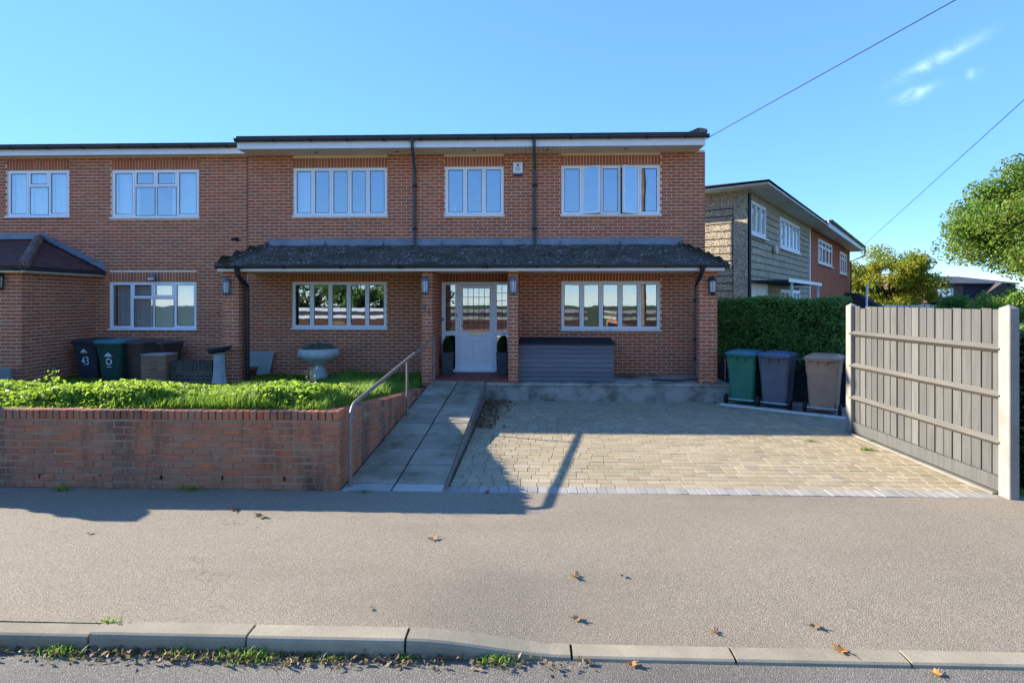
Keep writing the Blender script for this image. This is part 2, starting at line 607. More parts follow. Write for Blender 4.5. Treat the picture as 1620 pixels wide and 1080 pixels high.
def asphalt_mat(name, a, b, speck, patch, bump):
    m = Mat(name, 0.92, 0.2)
    c = m.mix(m.frange(m.noise(0.7, 5, 0.6), 0.3, 0.7), a, b)
    v = m.n('ShaderNodeTexVoronoi')
    v.inputs['Scale'].default_value = 190
    m.l(m.pos(), v.inputs['Vector'])
    sc = m.n('ShaderNodeSeparateColor')
    m.l(v.outputs['Color'], sc.inputs[0])
    c = m.mix(m.frange(sc.outputs[0], 0.60, 1.0, 0, 0.8), c, speck)
    c = m.mix(m.frange(sc.outputs[1], 0.66, 1.0, 0, 0.75), c, tuple(x * 0.40 for x in a))
    c = m.mix(m.frange(m.noise(2.6, 6, 0.7), 0.52, 0.72, 0, 0.4), c, patch)
    c = m.mix(m.frange(m.noise(9.0, 4, 0.7), 0.60, 0.72, 0, 0.25), c, tuple(x * 0.6 for x in a))
    c = m.mix(m.frange(m.noise(0.45, 4, 0.6, stretch=(0.35, 1, 1)), 0.48, 0.62, 0, 0.45), c, tuple(x * 0.70 for x in a))
    c = m.mix(m.frange(m.noise(1.3, 5, 0.75), 0.60, 0.70, 0, 0.22), c, (0.20, 0.20, 0.13))
    cr = m.n('ShaderNodeTexVoronoi', feature='DISTANCE_TO_EDGE')
    cr.inputs['Scale'].default_value = 0.42
    wv_ = m.n('ShaderNodeVectorMath', operation='ADD')
    nz_ = m.n('ShaderNodeTexNoise')
    nz_.inputs['Scale'].default_value = 3.5
    nz_.inputs['Detail'].default_value = 6
    m.l(m.pos(), nz_.inputs['Vector'])
    m.l(m.pos(), wv_.inputs[0])
    m.l(nz_.outputs['Color'], wv_.inputs[1])
    m.l(wv_.outputs[0], cr.inputs['Vector'])
    gate = m.frange(m.noise(0.6, 2), 0.52, 0.60)
    c = m.mix(m.math('MULTIPLY', m.frange(cr.outputs['Distance'], 0.0, 0.004, 0.75, 0.0), gate, True), c, tuple(x * 0.3 for x in a))
    m.col(c)
    h = m.math('ADD', m.math('MULTIPLY', v.outputs['Distance'], -1.0), m.noise(150, 3))
    m.bump(h, bump, 0.005)
    return m.m


M['pavement'] = asphalt_mat('pinkish footway tarmac', (0.238, 0.198, 0.137), (0.278, 0.231, 0.16), (0.46, 0.39, 0.28), (0.228, 0.198, 0.13), 0.55)
M['road'] = asphalt_mat('grey road tarmac', (0.145, 0.132, 0.105), (0.195, 0.18, 0.145), (0.35, 0.32, 0.265), (0.215, 0.20, 0.16), 1.0)


def tile_mat(name, stops, lichen=0.0, moss=0.0):
    m = Mat(name, 0.85, 0.25)
    c = m.ramp(m.rand(), stops)
    c = m.mix(m.frange(m.noise(60, 4), 0.4, 0.7, 0, 0.4), c, tuple(x * 0.5 for x in stops[0][1]))
    if moss:
        c = m.mix(m.frange(m.noise(1.6, 5, 0.7), 0.48, 0.62, 0, moss), c, (0.028, 0.042, 0.012))
    if lichen:
        c = m.mix(m.math('MULTIPLY', m.frange(m.noise(21, 3, 0.65), 0.57, 0.62), m.frange(m.noise(1.9, 3), 0.36, 0.55), True), c, (0.42, 0.43, 0.38))
    m.col(c)
    m.bump(m.noise(90, 4), 0.5, 0.005)
    return m.m


M['tile'] = tile_mat('mossy concrete roof tile', [(0, (0.085, 0.062, 0.046)), (0.5, (0.115, 0.083, 0.06)), (1, (0.065, 0.052, 0.042))], 1.0, 0.6)
M['tile_red'] = tile_mat('plum clay roof tile', [(0, (0.115, 0.052, 0.042)), (0.5, (0.14, 0.065, 0.050)), (1, (0.09, 0.045, 0.04))], 0, 0)
M['tile_hip'] = tile_mat('brown hip tile', [(0, (0.15, 0.088, 0.065)), (1, (0.18, 0.11, 0.08))], 0.3, 0)
M['tile_far'] = tile_mat('brown far tile', [(0, (0.085, 0.068, 0.055)), (0.5, (0.11, 0.085, 0.066)), (1, (0.07, 0.058, 0.05))], 0, 0)


def wood_mat(name, stops, grain=(1, 1, 0.06), dark=0.5):
    m = Mat(name, 0.88, 0.15)
    c = m.ramp(m.rand(), stops)
    g = m.noise(38, 5, 0.65, stretch=grain, dist=0.4)
    c = m.mix(m.frange(g, 0.42, 0.72, 0, dark), c, tuple(x * 0.45 for x in stops[0][1]))
    c = m.mix(m.frange(m.noise(1.8, 5), 0.5, 0.75, 0, 0.3), c, tuple(x * 0.75 for x in stops[0][1]))
    m.col(c)
    m.bump(g, 0.35, 0.004)
    return m.m


M['fence'] = wood_mat('weathered grey fence board', [(0, (0.09, 0.09, 0.084)), (0.4, (0.118, 0.118, 0.11)), (0.75, (0.103, 0.103, 0.096)), (1, (0.14, 0.139, 0.129))], (1, 1, 0.05))
M['fence_rail'] = wood_mat('weathered rail', [(0, (0.135, 0.128, 0.108)), (1, (0.165, 0.156, 0.13))], (1, 0.05, 1))
M['store_board'] = wood_mat('blue grey stained board', [(0, (0.17, 0.16, 0.165)), (0.5, (0.20, 0.19, 0.19)), (1, (0.15, 0.14, 0.148))], (0.05, 1, 1), 0.35)
M['store_lid'] = plain('dark felt lid', (0.028, 0.03, 0.035), 0.9, 0.2, 0.25, 10)


def bin_mat(name, c, rough=0.5):
    m = Mat(name, rough, 0.35)
    d = tuple(x * 0.72 for x in c)
    cc = m.mix(m.frange(m.noise(2.5, 6, 0.7), 0.35, 0.7), c, d)
    cc = m.mix(m.frange(m.noise(14, 4, 0.7, stretch=(1, 1, 0.3)), 0.60, 0.75, 0, 0.18), cc, (0.32, 0.31, 0.28))
    m.col(cc)
    m.bump(m.noise(220, 2), 0.12, 0.002)
    return m.m


M['bin_green'] = bin_mat('green bin plastic', (0.035, 0.19, 0.11))
M['bin_teal_lid'] = bin_mat('teal lid plastic', (0.05, 0.19, 0.22), 0.35)
M['bin_grey'] = bin_mat('slate bin plastic', (0.13, 0.135, 0.155))
M['bin_grey_lid'] = bin_mat('blue grey lid plastic', (0.10, 0.13, 0.19), 0.35)
M['bin_brown'] = bin_mat('brown bin plastic', (0.52, 0.29, 0.175))
M['bin_brown_dark'] = bin_mat('dark brown bin plastic', (0.10, 0.058, 0.045))
M['bin_green_dark'] = bin_mat('dark green bin plastic', (0.018, 0.062, 0.042))
M['bin_dark'] = bin_mat('dark slate bin plastic', (0.034, 0.038, 0.050))


def leaf_mat(name, stops, trans=0.4, rough=0.5, yellow=None):
    m = bpy.data.materials.new(name)
    m.use_nodes = True
    t = m.node_tree
    for n in list(t.nodes):
        t.nodes.remove(n)
    mm = Mat.__new__(Mat)
    mm.m, mm.t, mm._geo = m, t, None
    out = mm.n('ShaderNodeOutputMaterial')
    c = mm.ramp(mm.rand(), stops)
    if yellow:
        c = mm.mix(mm.frange(mm.noise(yellow[1], 4), yellow[2], yellow[2] + 0.2, 0, 0.85), c, yellow[0])
    p = mm.n('ShaderNodeBsdfPrincipled')
    p.inputs['Roughness'].default_value = rough
    p.inputs['Specular IOR Level'].default_value = 0.35
    mm.l(c, p.inputs['Base Color'])
    tr = mm.n('ShaderNodeBsdfTranslucent')
    tc_ = mm.mix(0.6, c, (0.30, 0.42, 0.04), 'MIX')
    mm.l(tc_, tr.inputs[0])
    mx = mm.n('ShaderNodeMixShader')
    mx.inputs[0].default_value = trans
    mm.l(p.outputs[0], mx.inputs[1])
    mm.l(tr.outputs[0], mx.inputs[2])
    mm.l(mx.outputs[0], out.inputs[0])
    return m


M['leaf_bed'] = leaf_mat('ground cover leaf', [(0, (0.075, 0.18, 0.02)), (0.4, (0.14, 0.28, 0.03)), (0.8, (0.25, 0.39, 0.045)), (1, (0.38, 0.46, 0.07))], 0.58)
M['grass'] = leaf_mat('grass blade', [(0, (0.06, 0.20, 0.02)), (0.5, (0.13, 0.29, 0.03)), (1, (0.27, 0.38, 0.06))], 0.45)
M['leaf_hedge'] = leaf_mat('hedge leaf', [(0, (0.05, 0.13, 0.03)), (0.5, (0.09, 0.20, 0.04)), (0.9, (0.13, 0.26, 0.05)), (1, (0.22, 0.30, 0.07))], 0.3)
M['leaf_tree'] = leaf_mat('tree leaf', [(0, (0.065, 0.145, 0.025)), (0.5, (0.11, 0.215, 0.035)), (1, (0.17, 0.27, 0.045))], 0.5, yellow=((0.20, 0.19, 0.03), 0.5, 0.5))
M['leaf_autumn'] = leaf_mat('turning leaf', [(0, (0.13, 0.19, 0.03)), (0.4, (0.27, 0.27, 0.03)), (0.8, (0.48, 0.40, 0.04)), (1, (0.54, 0.36, 0.035))], 0.55, yellow=((0.13, 0.20, 0.03), 0.45, 0.48))
M['leaf_bush'] = leaf_mat('bright bush leaf', [(0, (0.11, 0.22, 0.03)), (0.5, (0.17, 0.30, 0.035)), (1, (0.28, 0.36, 0.05))], 0.45)
M['leaf_conifer'] = leaf_mat('conifer leaf', [(0, (0.03, 0.15, 0.03)), (0.5, (0.045, 0.20, 0.04)), (1, (0.07, 0.25, 0.05))], 0.35)
M['leaf_box'] = leaf_mat('box leaf', [(0, (0.012, 0.035, 0.010)), (1, (0.028, 0.065, 0.015))], 0.15)
M['leaf_succulent'] = leaf_mat('grey green leaf', [(0, (0.11, 0.15, 0.10)), (0.6, (0.17, 0.20, 0.14)), (1, (0.22, 0.20, 0.14))], 0.2)
M['dead_leaf'] = leaf_mat('dead leaf', [(0, (0.14, 0.075, 0.04)), (0.5, (0.24, 0.135, 0.075)), (1, (0.33, 0.22, 0.13))], 0.2, 0.7)
M['orange_leaf'] = leaf_mat('orange leaf', [(0, (0.42, 0.17, 0.04)), (1, (0.50, 0.25, 0.07))], 0.2, 0.7)
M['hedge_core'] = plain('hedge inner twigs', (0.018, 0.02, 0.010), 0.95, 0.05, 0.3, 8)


def glass_mat():
    m = bpy.data.materials.new('window glass')
    m.use_nodes = True
    t = m.node_tree
    for n in list(t.nodes):
        t.nodes.remove(n)
    out = t.nodes.new('ShaderNodeOutputMaterial')
    tr = t.nodes.new('ShaderNodeBsdfTransparent')
    tr.inputs[0].default_value = (0.88, 0.92, 0.92, 1)
    gl = t.nodes.new('ShaderNodeBsdfGlossy')
    gl.inputs['Roughness'].default_value = 0.01
    gl.inputs['Color'].default_value = (0.92, 0.96, 1.0, 1)
    ge = t.nodes.new('ShaderNodeNewGeometry')
    nz = t.nodes.new('ShaderNodeTexNoise')
    nz.inputs['Scale'].default_value = 1.6
    t.links.new(ge.outputs['Position'], nz.inputs['Vector'])
    bp = t.nodes.new('ShaderNodeBump')
    bp.inputs['Strength'].default_value = 0.035
    bp.inputs['Distance'].default_value = 0.02
    t.links.new(nz.outputs[0], bp.inputs['Height'])
    t.links.new(bp.outputs[0], gl.inputs['Normal'])
    lw = t.nodes.new('ShaderNodeLayerWeight')
    lw.inputs['Blend'].default_value = 0.5
    pw = t.nodes.new('ShaderNodeMath')
    pw.operation = 'POWER'
    pw.inputs[1].default_value = 4.0
    t.links.new(lw.outputs['Facing'], pw.inputs[0])
    ma = t.nodes.new('ShaderNodeMath')
    ma.operation = 'MULTIPLY_ADD'
    ma.inputs[1].default_value = 0.65
    ma.inputs[2].default_value = 0.27
    t.links.new(pw.outputs[0], ma.inputs[0])
    mx = t.nodes.new('ShaderNodeMixShader')
    t.links.new(ma.outputs[0], mx.inputs[0])
    t.links.new(tr.outputs[0], mx.inputs[1])
    t.links.new(gl.outputs[0], mx.inputs[2])
    t.links.new(mx.outputs[0], out.inputs[0])
    return m


M['glass'] = glass_mat()


def pebble_mat():
    m = Mat('pebbledash render', 0.95, 0.15)
    v = m.n('ShaderNodeTexVoronoi')
    v.inputs['Scale'].default_value = 42
    m.l(m.pos(), v.inputs['Vector'])
    sc = m.n('ShaderNodeSeparateColor')
    m.l(v.outputs['Color'], sc.inputs[0])
    c = m.ramp(sc.outputs[0], [(0, (0.14, 0.11, 0.07)), (0.35, (0.40, 0.32, 0.215)), (0.7, (0.56, 0.46, 0.32)), (1, (0.78, 0.66, 0.47))])
    c = m.mix(m.frange(m.noise(0.9, 5), 0.5, 0.75, 0, 0.3), c, (0.15, 0.14, 0.11))
    m.col(c)
    m.bump(v.outputs['Distance'], 0.8, 0.01)
    return m.m


M['pebble'] = pebble_mat()


def painted_brick(name, c, mort):
    m = Mat(name, 0.9, 0.2)
    b = m.n('ShaderNodeTexBrick')
    b.inputs['Scale'].default_value = 1.0
    b.inputs['Brick Width'].default_value = 0.225
    b.inputs['Row Height'].default_value = 0.075
    b.inputs['Mortar Size'].default_value = 0.006
    b.inputs['Color1'].default_value = (*c, 1)
    b.inputs['Color2'].default_value = (*[x * 0.85 for x in c], 1)
    b.inputs['Mortar'].default_value = (*mort, 1)
    tcn = m.n('ShaderNodeTexCoord')
    mp = m.n('ShaderNodeMapping')
    mp.inputs['Rotation'].default_value = (R(90), 0, 0)
    m.l(tcn.outputs['Object'], mp.inputs['Vector'])
    m.l(mp.outputs[0], b.inputs['Vector'])
    cc = m.mix(m.frange(m.noise(1.0, 5), 0.4, 0.7, 0, 0.3), b.outputs['Color'], tuple(x * 0.7 for x in c))
    m.col(cc)
    return m.m


M['red_painted'] = painted_brick('red painted brick', (0.52, 0.16, 0.085), (0.45, 0.135, 0.072))
M['far_brick'] = painted_brick('far brick', (0.30, 0.12, 0.07), (0.40, 0.32, 0.25))
M['cream'] = plain('cream boards', (0.62, 0.56, 0.46), 0.8, 0.2, 0.15, 3)
M['far_cheek'] = plain('dormer cheek felt', (0.04, 0.045, 0.06), 0.85, 0.2, 0.2, 2)
M['far_lath'] = plain('brown hung tiles', (0.16, 0.10, 0.075), 0.9, 0.2, 0.3, 4)


# ------------------------------------------------------------------ pieces: parts as objects, the rest joined
def pieces(items, unit, name, mat, parent, cap=300, key=None, joined=None):
    """items: list of (Matrix, (sx,sy,sz)) ; unit: function(MB, M, s) adding one piece.
    The cap largest/nearest become objects that share mesh data, the rest one joined part."""
    if key:
        items = sorted(items, key=key)
    cache = {}
    for (Mx, s) in items[:cap]:
        k = tuple(round(q, 3) for q in s)
        if k not in cache:
            mb = MB()
            unit(mb, None, s)
            cache[k] = mb.mesh(name, mat)
        o = link(name, cache[k], parent)
        o.matrix_local = Mx
    rest = items[cap:]
    if rest:
        mb = MB()
        for (Mx, s) in rest:
            unit(mb, Mx, s)
        o = mb.build(joined or (name + '_field'), mat, parent)
        o['kind'] = 'stuff'
    return


def brick_unit(mb, Mx, s):
    # s = (length, depth, height); local origin at the lower left front corner, front face at y = 0
    mb.box(0, s[0], 0, s[1], 0, s[2], M=Mx)


def brick_unit_worn(mb, Mx, s):
    mb.cbox(0, s[0], 0, s[1], 0, s[2], 0.006, M=Mx)


BL, BH, JT = 0.225, 0.075, 0.0115


def lay_bricks(x0, x1, z0, z1, holes=(), top=None, bottom=None, jit=0.0015, phase=0.0):
    """stretcher bond on a wall face: (u, v, length, height, depth offset)"""
    out = []
    rows = int(math.ceil((z1 - z0) / BH))
    for r in range(rows):
        za = z0 + r * BH
        zb = min(za + BH - JT, z1)
        if zb - za < 0.02:
            continue
        spans = [(x0, x1)]
        for (hx0, hx1, hz0, hz1) in holes:
            if min(zb, hz1) - max(za, hz0) > 0.018:
                ns = []
                for (a, b) in spans:
                    if hx1 <= a or hx0 >= b:
                        ns.append((a, b))
                        continue
                    if hx0 > a: ns.append((a, hx0))
                    if hx1 < b: ns.append((hx1, b))
                spans = ns
        off = phase + (BL / 2 if r % 2 else 0)
        for (a, b) in spans:
            k = math.floor((a - off) / BL)
            while off + k * BL < b:
                p, q = off + k * BL, off + (k + 1) * BL - JT
                k += 1
                p, q = max(p, a), min(q, b)
                if q - p < 0.03:
                    continue
                mid = (p + q) / 2
                if top and zb > top(mid):
                    continue
                if bottom and zb < bottom(mid):
                    continue
                out.append((p, za + random.uniform(-jit, jit), q - p, zb - za, random.uniform(-0.002, 0.002)))
    return out


def soldiers(x0, x1, z0, z1):
    n = max(1, round((x1 - x0) / BH))
    w = (x1 - x0) / n
    return [(x0 + i * w + JT / 2, z0, w - JT, z1 - z0, random.uniform(-0.002, 0.002)) for i in range(n)]


def wall_items(bricks, frame, depth=0.03):
    out = []
    for (u, v, l, h, d) in bricks:
        T = frame @ Matrix.Translation((u, d, v))
        out.append((T, (l, depth, h)))
    return out


def frame_front(Y):
    return Matrix.Translation((0, Y, 0))


def frame_side_pos(X):
    """wall face looking to +x: u runs along +y"""
    return Matrix.Translation((X, 0, 0)) @ Matrix.Rotation(R(90), 4, 'Z')


def frame_side_neg(X):
    """wall face looking to -x: u runs along -y"""
    return Matrix.Translation((X, 0, 0)) @ Matrix.Rotation(R(-90), 4, 'Z')


def near_key(it):
    p = it[0].translation
    full = it[1][0] < 0.2
    return (full, (p - Vector((0, 0, EYE))).length)


# ------------------------------------------------------------------ foliage
def add_leaves(name, pts, size, mat, parent=None, up=0.0, asp=0.6, dirs=None):
    n = len(pts)
    pts = np.asarray(pts, dtype=np.float64)
    a = RNG.normal(size=(n, 3))
    a /= np.linalg.norm(a, axis=1, keepdims=True)
    b = RNG.normal(size=(n, 3))
    if up:
        nrm = RNG.normal(size=(n, 3)) * (1 - up)
        nrm[:, 2] += up
        nrm /= np.linalg.norm(nrm, axis=1, keepdims=True)
        a -= nrm * np.sum(a * nrm, axis=1, keepdims=True)
        a /= np.linalg.norm(a, axis=1, keepdims=True) + 1e-9
        b = np.cross(nrm, a)
    else:
        b -= a * np.sum(a * b, axis=1, keepdims=True)
        b /= np.linalg.norm(b, axis=1, keepdims=True) + 1e-9
    c = np.cross(a, b)
    s = (np.asarray(size) * RNG.uniform(0.65, 1.35, size=n))[:, None]
    w = s * asp * 0.5
    V = np.empty((n, 4, 3))
    V[:, 0] = pts - a * s * 0.5
    V[:, 1] = pts + b * w + c * s * 0.12
    V[:, 2] = pts + a * s * 0.5
    V[:, 3] = pts - b * w + c * s * 0.12
    idx = np.arange(n * 4, dtype=np.int32).reshape(n, 4)
    tri = np.stack([idx[:, [0, 1, 2]], idx[:, [0, 2, 3]]], 1).reshape(-1, 3)
    return raw_mesh(name, V.reshape(-1, 3), tri, mat, parent)


def raw_mesh(name, V, T, mat, parent=None):
    me = bpy.data.meshes.new(name)
    me.vertices.add(len(V))
    me.vertices.foreach_set('co', np.ascontiguousarray(V, dtype=np.float32).ravel())
    k = T.shape[1]
    me.loops.add(T.size)
    me.loops.foreach_set('vertex_index', np.ascontiguousarray(T, dtype=np.int32).ravel())
    me.polygons.add(len(T))
    me.polygons.foreach_set('loop_start', np.arange(0, T.size, k, dtype=np.int32))
    me.polygons.foreach_set('loop_total', np.full(len(T), k, dtype=np.int32))
    me.materials.append(mat)
    me.update(calc_edges=True)
    return link(name, me, parent)


def add_blades(name, pts, h, w, mat, parent=None, lean=0.5):
    n = len(pts)
    pts = np.asarray(pts, dtype=np.float64)
    ang = RNG.uniform(0, 2 * np.pi, n)
    d = np.stack([np.cos(ang), np.sin(ang), np.zeros(n)], 1)
    s = np.stack([-np.sin(ang), np.cos(ang), np.zeros(n)], 1)
    hh = (np.asarray(h) * RNG.uniform(0.5, 1.3, n))[:, None]
    ln = (RNG.uniform(0.1, 1.0, n) * lean)[:, None] * hh
    up = np.array([0, 0, 1.0])
    V = np.empty((n, 5, 3))
    V[:, 0] = pts - s * w
    V[:, 1] = pts + s * w
    m = pts + d * ln * 0.35 + up * hh * 0.6
    V[:, 2] = m + s * w * 0.8
    V[:, 3] = m - s * w * 0.8
    V[:, 4] = pts + d * ln + up * hh * 0.92
    i = np.arange(n * 5, dtype=np.int32).reshape(n, 5)
    T = np.stack([i[:, [0, 1, 2]], i[:, [0, 2, 3]], i[:, [3, 2, 4]]], 1).reshape(-1, 3)
    return raw_mesh(name, V.reshape(-1, 3), T, mat, parent)


def tree(name, base, height, rad, crown_c, leafmat, leaves, lsize, label, group=None, squash=0.75, clumps=46, trunk_r=0.28):
    root = empty(name, base, 0, label, 'tree', group)
    cc = Vector(crown_c)
    mb = MB()
    cs = []
    tries = 0
    while len(cs) < clumps and tries < 4000:
        tries += 1
        v = Vector((random.gauss(0, 1), random.gauss(0, 1), random.gauss(0, 1))).normalized()
        r = random.uniform(0.35, 1.0) ** 0.6
        p = Vector((v.x * rad * r, v.y * rad * r, v.z * rad * squash * r)) + cc
        if all((p - q).length > rad * 0.19 for q in cs):
            cs.append(p)
    fork = Vector((cc.x * 0.6, cc.y * 0.6, cc.z - rad * squash * 0.75))
    mb.tube([(0, 0, -0.5), (fork.x * 0.3, fork.y * 0.3, fork.z * 0.5), fork], [trunk_r * 1.3, trunk_r, trunk_r * 0.8], 9)
    mb.build('trunk', M['bark'], root)
    lb = MB()
    for p in cs:
        m1 = fork.lerp(p, 0.45) + Vector((random.uniform(-.1, .1), random.uniform(-.1, .1), random.uniform(0, .12))) * rad
        lb.tube([fork, m1, p], [trunk_r * 0.36, trunk_r * 0.2, trunk_r * 0.05], 5, cap=False)
        for _ in range(3):
            e = p + Vector((random.gauss(0, 1), random.gauss(0, 1), random.gauss(0, 1))) * rad * 0.06
            lb.tube([m1.lerp(p, 0.6), e], [trunk_r * 0.10, trunk_r * 0.03], 4, cap=False)
    lb.build('limbs', M['bark'], root)
    per = leaves // len(cs)
    P = []
    for p in cs:
        s = rad * random.uniform(0.085, 0.175)
        q = RNG.normal(size=(int(per * random.uniform(0.6, 1.4)), 3))
        ln = np.linalg.norm(q, axis=1, keepdims=True)
        q = q * np.minimum(1.0, 2.1 / ln) * np.array([s, s, s * 0.66])
        P.append(q + np.array(p))
    add_leaves('crown', np.concatenate(P), lsize, leafmat, root, up=0.35)
    return root


# =================================================================== SETTING
YW = 6.15            # street face of the garden wall / edge of the drive
YK = 3.46            # kerb face
YF = 13.30           # house fronts
YP = 11.90           # pier line


def ground_z(x, y):
    z = -0.14
    z -= 3.2 * sstep(9, 34, x) * sstep(6, 16, y)
    z -= 2.0 * sstep(-8.5, -13, y)
    return z


gb = MB()
gx = [-400, -150, -80, -40, -20, -12, -6, 0, 3, 6, 9, 12, 15, 18, 22, 26, 30, 34, 40, 60, 90, 150, 400]
gy = [-400, -150, -80, -40, -25, -18, -15, -13.5, -12, -10.5, -9, -8.5, -7, -3, 0, 3, 6, 8, 10, 12, 14, 16, 20, 26, 34, 45, 60, 90, 150, 400]
gb.grid(lambda u, v: (u, v, ground_z(u, v)), gx, gy)
gb.build('ground', M['grass_base'])['kind'] = 'structure'

# road
rb = MB()
ROADZ = -0.105
rb.grid(lambda u, v: (u, v, ROADZ + 0.03 * (1 - ((v - 0.0) / 3.5) ** 2) - 0.03 * 0), [-60 + 4 * i for i in range(31)], [-3.5, -2.5, -1, 0, 1, 2, 2.6, 3.1, 3.48])
rb.build('road', M['road'])['kind'] = 'structure'
# far footway
pb = MB()
pb.box(-60, 60, -6.0, -3.64, -0.3, -0.01)
pb.build('far_pavement', M['pavement'])['kind'] = 'structure'
ffb = MB()  # added pale ground out of view, bounces sunlight onto the house fronts
ffb.grid(lambda u, v: (u, v, ground_z(u, v) + 0.06), [-45 + 3 * i for i in range(31)], [-15.2, -14.2, -13.5, -12, -10.5, -9, -8.5, -7, -6.0])
ffb.build('bounce_forecourt', M['kerb_white'])['kind'] = 'structure'
fk = empty('far_kerb', (0, 0, 0), kind='structure')
for i in range(-24, 24):
    MB().cbox(i * 1.2, i * 1.2 + 1.19, -3.64, -3.5, -0.3, -0.0, 0.012).build('kerb_stone', M['kerb'], fk)

# ---- footway with its dropped crossing
KX0, KX1 = -0.77, 0.25       # where the kerb drops


def kerb_top(x):
    return -0.085 * sstep(KX0, KX1, x)


def pave_z(x, y):
    k = kerb_top(x)
    t = 1 - sstep(YK + 0.13, YK + 1.5, y)
    return k * t + 0.004 * math.sin(x * 1.3 + y * 2.1) * 0.5


fb = MB()
xs = [-60, -30, -15] + [-10 + 0.33 * i for i in range(61)] + [15, 30, 60]
ys = [YK + 0.125 + 0.18 * i for i in range(15)] + [YW + 0.18]
fb.grid(lambda u, v: (u, v, pave_z(u, v)), xs, ys)
fb.build('pavement', M['pavement'])['kind'] = 'structure'

kr = empty('kerb', (0, 0, 0), kind='structure')
joints = [-9.80, -8.79, -7.78, -6.77, -5.77, -4.76, -3.76, -2.76, -1.76, -0.77, 0.25, 1.235, 2.27, 3.31, 4.35, 5.39, 6.43]
for i in range(len(joints) - 1):
    a, b = joints[i] + 0.008, joints[i + 1] - 0.008
    za, zb = kerb_top(joints[i]), kerb_top(joints[i + 1])
    dy = random.uniform(-0.006, 0.006)
    if joints[i] < -2.8:
        za -= 0.012; zb -= 0.012
    k = MB()
    c = 0.022
    n = 8
    rows = []
    for q in range(n + 1):
        t = q / n
        x = a + (b - a) * t
        z = za + (zb - za) * sstep(0, 1, t) + 0.003
        rows.append([(x, YK + dy, ROADZ - 0.08), (x, YK + dy, z - c * 1.3), (x, YK + dy + c * 0.4, z - c * 0.4), (x, YK + dy + c, z), (x, YK + 0.135 + dy, z + 0.003), (x, YK + 0.135 + dy, -0.25)])
    vs = [p for r_ in rows for p in r_]
    fs = []
    for q in range(n):
        for j in range(5):
            fs.append((q * 6 + j, (q + 1) * 6 + j, (q + 1) * 6 + j + 1, q * 6 + j + 1))
    fs.append(tuple(range(6)))
    fs.append(tuple(n * 6 + j for j in range(6))[::-1])
    k.add(vs, fs)
    k.build('kerb_stone', M['kerb'], kr)

# ---- drive of block paving
dr = empty('driveway', (0, 0, 0), kind='structure')
DX0, DX1 = -0.90, 5.02
db = MB()
db.box(DX0 - 0.05, 6.2, YW, 12.4, -0.2, -0.004)
db.build('bedding', M['joint'], dr)


def paver_unit(mb, Mx, s):
    mb.cbox(0, s[0], 0, s[1], -0.05, 0, 0.0022, M=Mx)


E0, E1 = Vector((3.78, 11.45, 0)), Vector((5.55, 10.13, 0))      # edging in front of the bins
items = []
y = YW + 0.215
row = 0
while y < 11.85:
    x = DX0 + (0.0 if row % 2 else -0.06)
    right = DX1 if y < 9.1 else 6.0
    d = 0.135
    while x < right - 0.05:
        l = random.choice((0.135, 0.155, 0.155, 0.175, 0.19, 0.20))
        xa, xb = max(x, DX0), min(x + l, right)
        x += l + 0.007
        if xb - xa < 0.04:
            continue
        # stop at the pale edging
        if xb > E0.x - 0.02:
            ye = E0.y + (E1.y - E0.y) * ((xa + xb) / 2 - E0.x) / (E1.x - E0.x)
            if y + d * 0.5 > ye:
                continue
        T = Matrix.Translation((xa, y, random.uniform(-0.0018, 0.0014))) @ Matrix.Rotation(random.gauss(0, 0.010), 4, 'Z') @ Matrix.Rotation(random.gauss(0, 0.004), 4, 'X') @ Matrix.Rotation(random.gauss(0, 0.003), 4, 'Y')
        items.append((T, (round((xb - xa) / 0.005) * 0.005, d, 0.05)))
    y += d + 0.007
    row += 1
pieces(items, paver_unit, 'paving_block', M['paver'], dr, 300, key=lambda it: it[0].translation.y * 1.0 + 0.05 * abs(it[0].translation.x - 1.5))
items = []
x = DX0 + 0.01
while x < 4.93:
    w = 0.10 + random.uniform(-0.004, 0.004)
    items.append((Matrix.Translation((x, YW + 0.005 + random.uniform(-0.003, 0.003), 0.004 + random.uniform(-0.003, 0.003))), (0.10, 0.20, 0.05)))
    x += 0.108
pieces(items, paver_unit, 'edging_sett', M['paver_edge'], dr, 300)

# ---- concrete plinth the piers and the timber store stand on
ZL = 0.36
pl = empty('plinth', (0, 0, 0), kind='structure')
PL0, PL1 = -0.93, 4.12
MB().box(PL0, PL1, 11.80, YF + 0.05, -0.2, ZL - 0.05).build('plinth_body', M['concrete'], pl)
MB().cbox(PL0, PL1, 11.775, YF + 0.04, ZL - 0.048, ZL, 0.008).build('plinth_slab', M['concrete'], pl)
# low step beside the pier at the side passage
MB().cbox(4.14, 5.0, 12.25, 13.6, -0.1, 0.20, 0.01).build('passage_step', M['concrete'], pl)

# ---- ramp of paving slabs
RX0, RX1 = -2.07, -0.93
RZ1 = 0.395
RY0, RY1 = YW, 11.90


def ramp_z(y):
    return 0.012 + (RZ1 - 0.012) * min(1, max(0, (y - RY0) / (RY1 - RY0)))


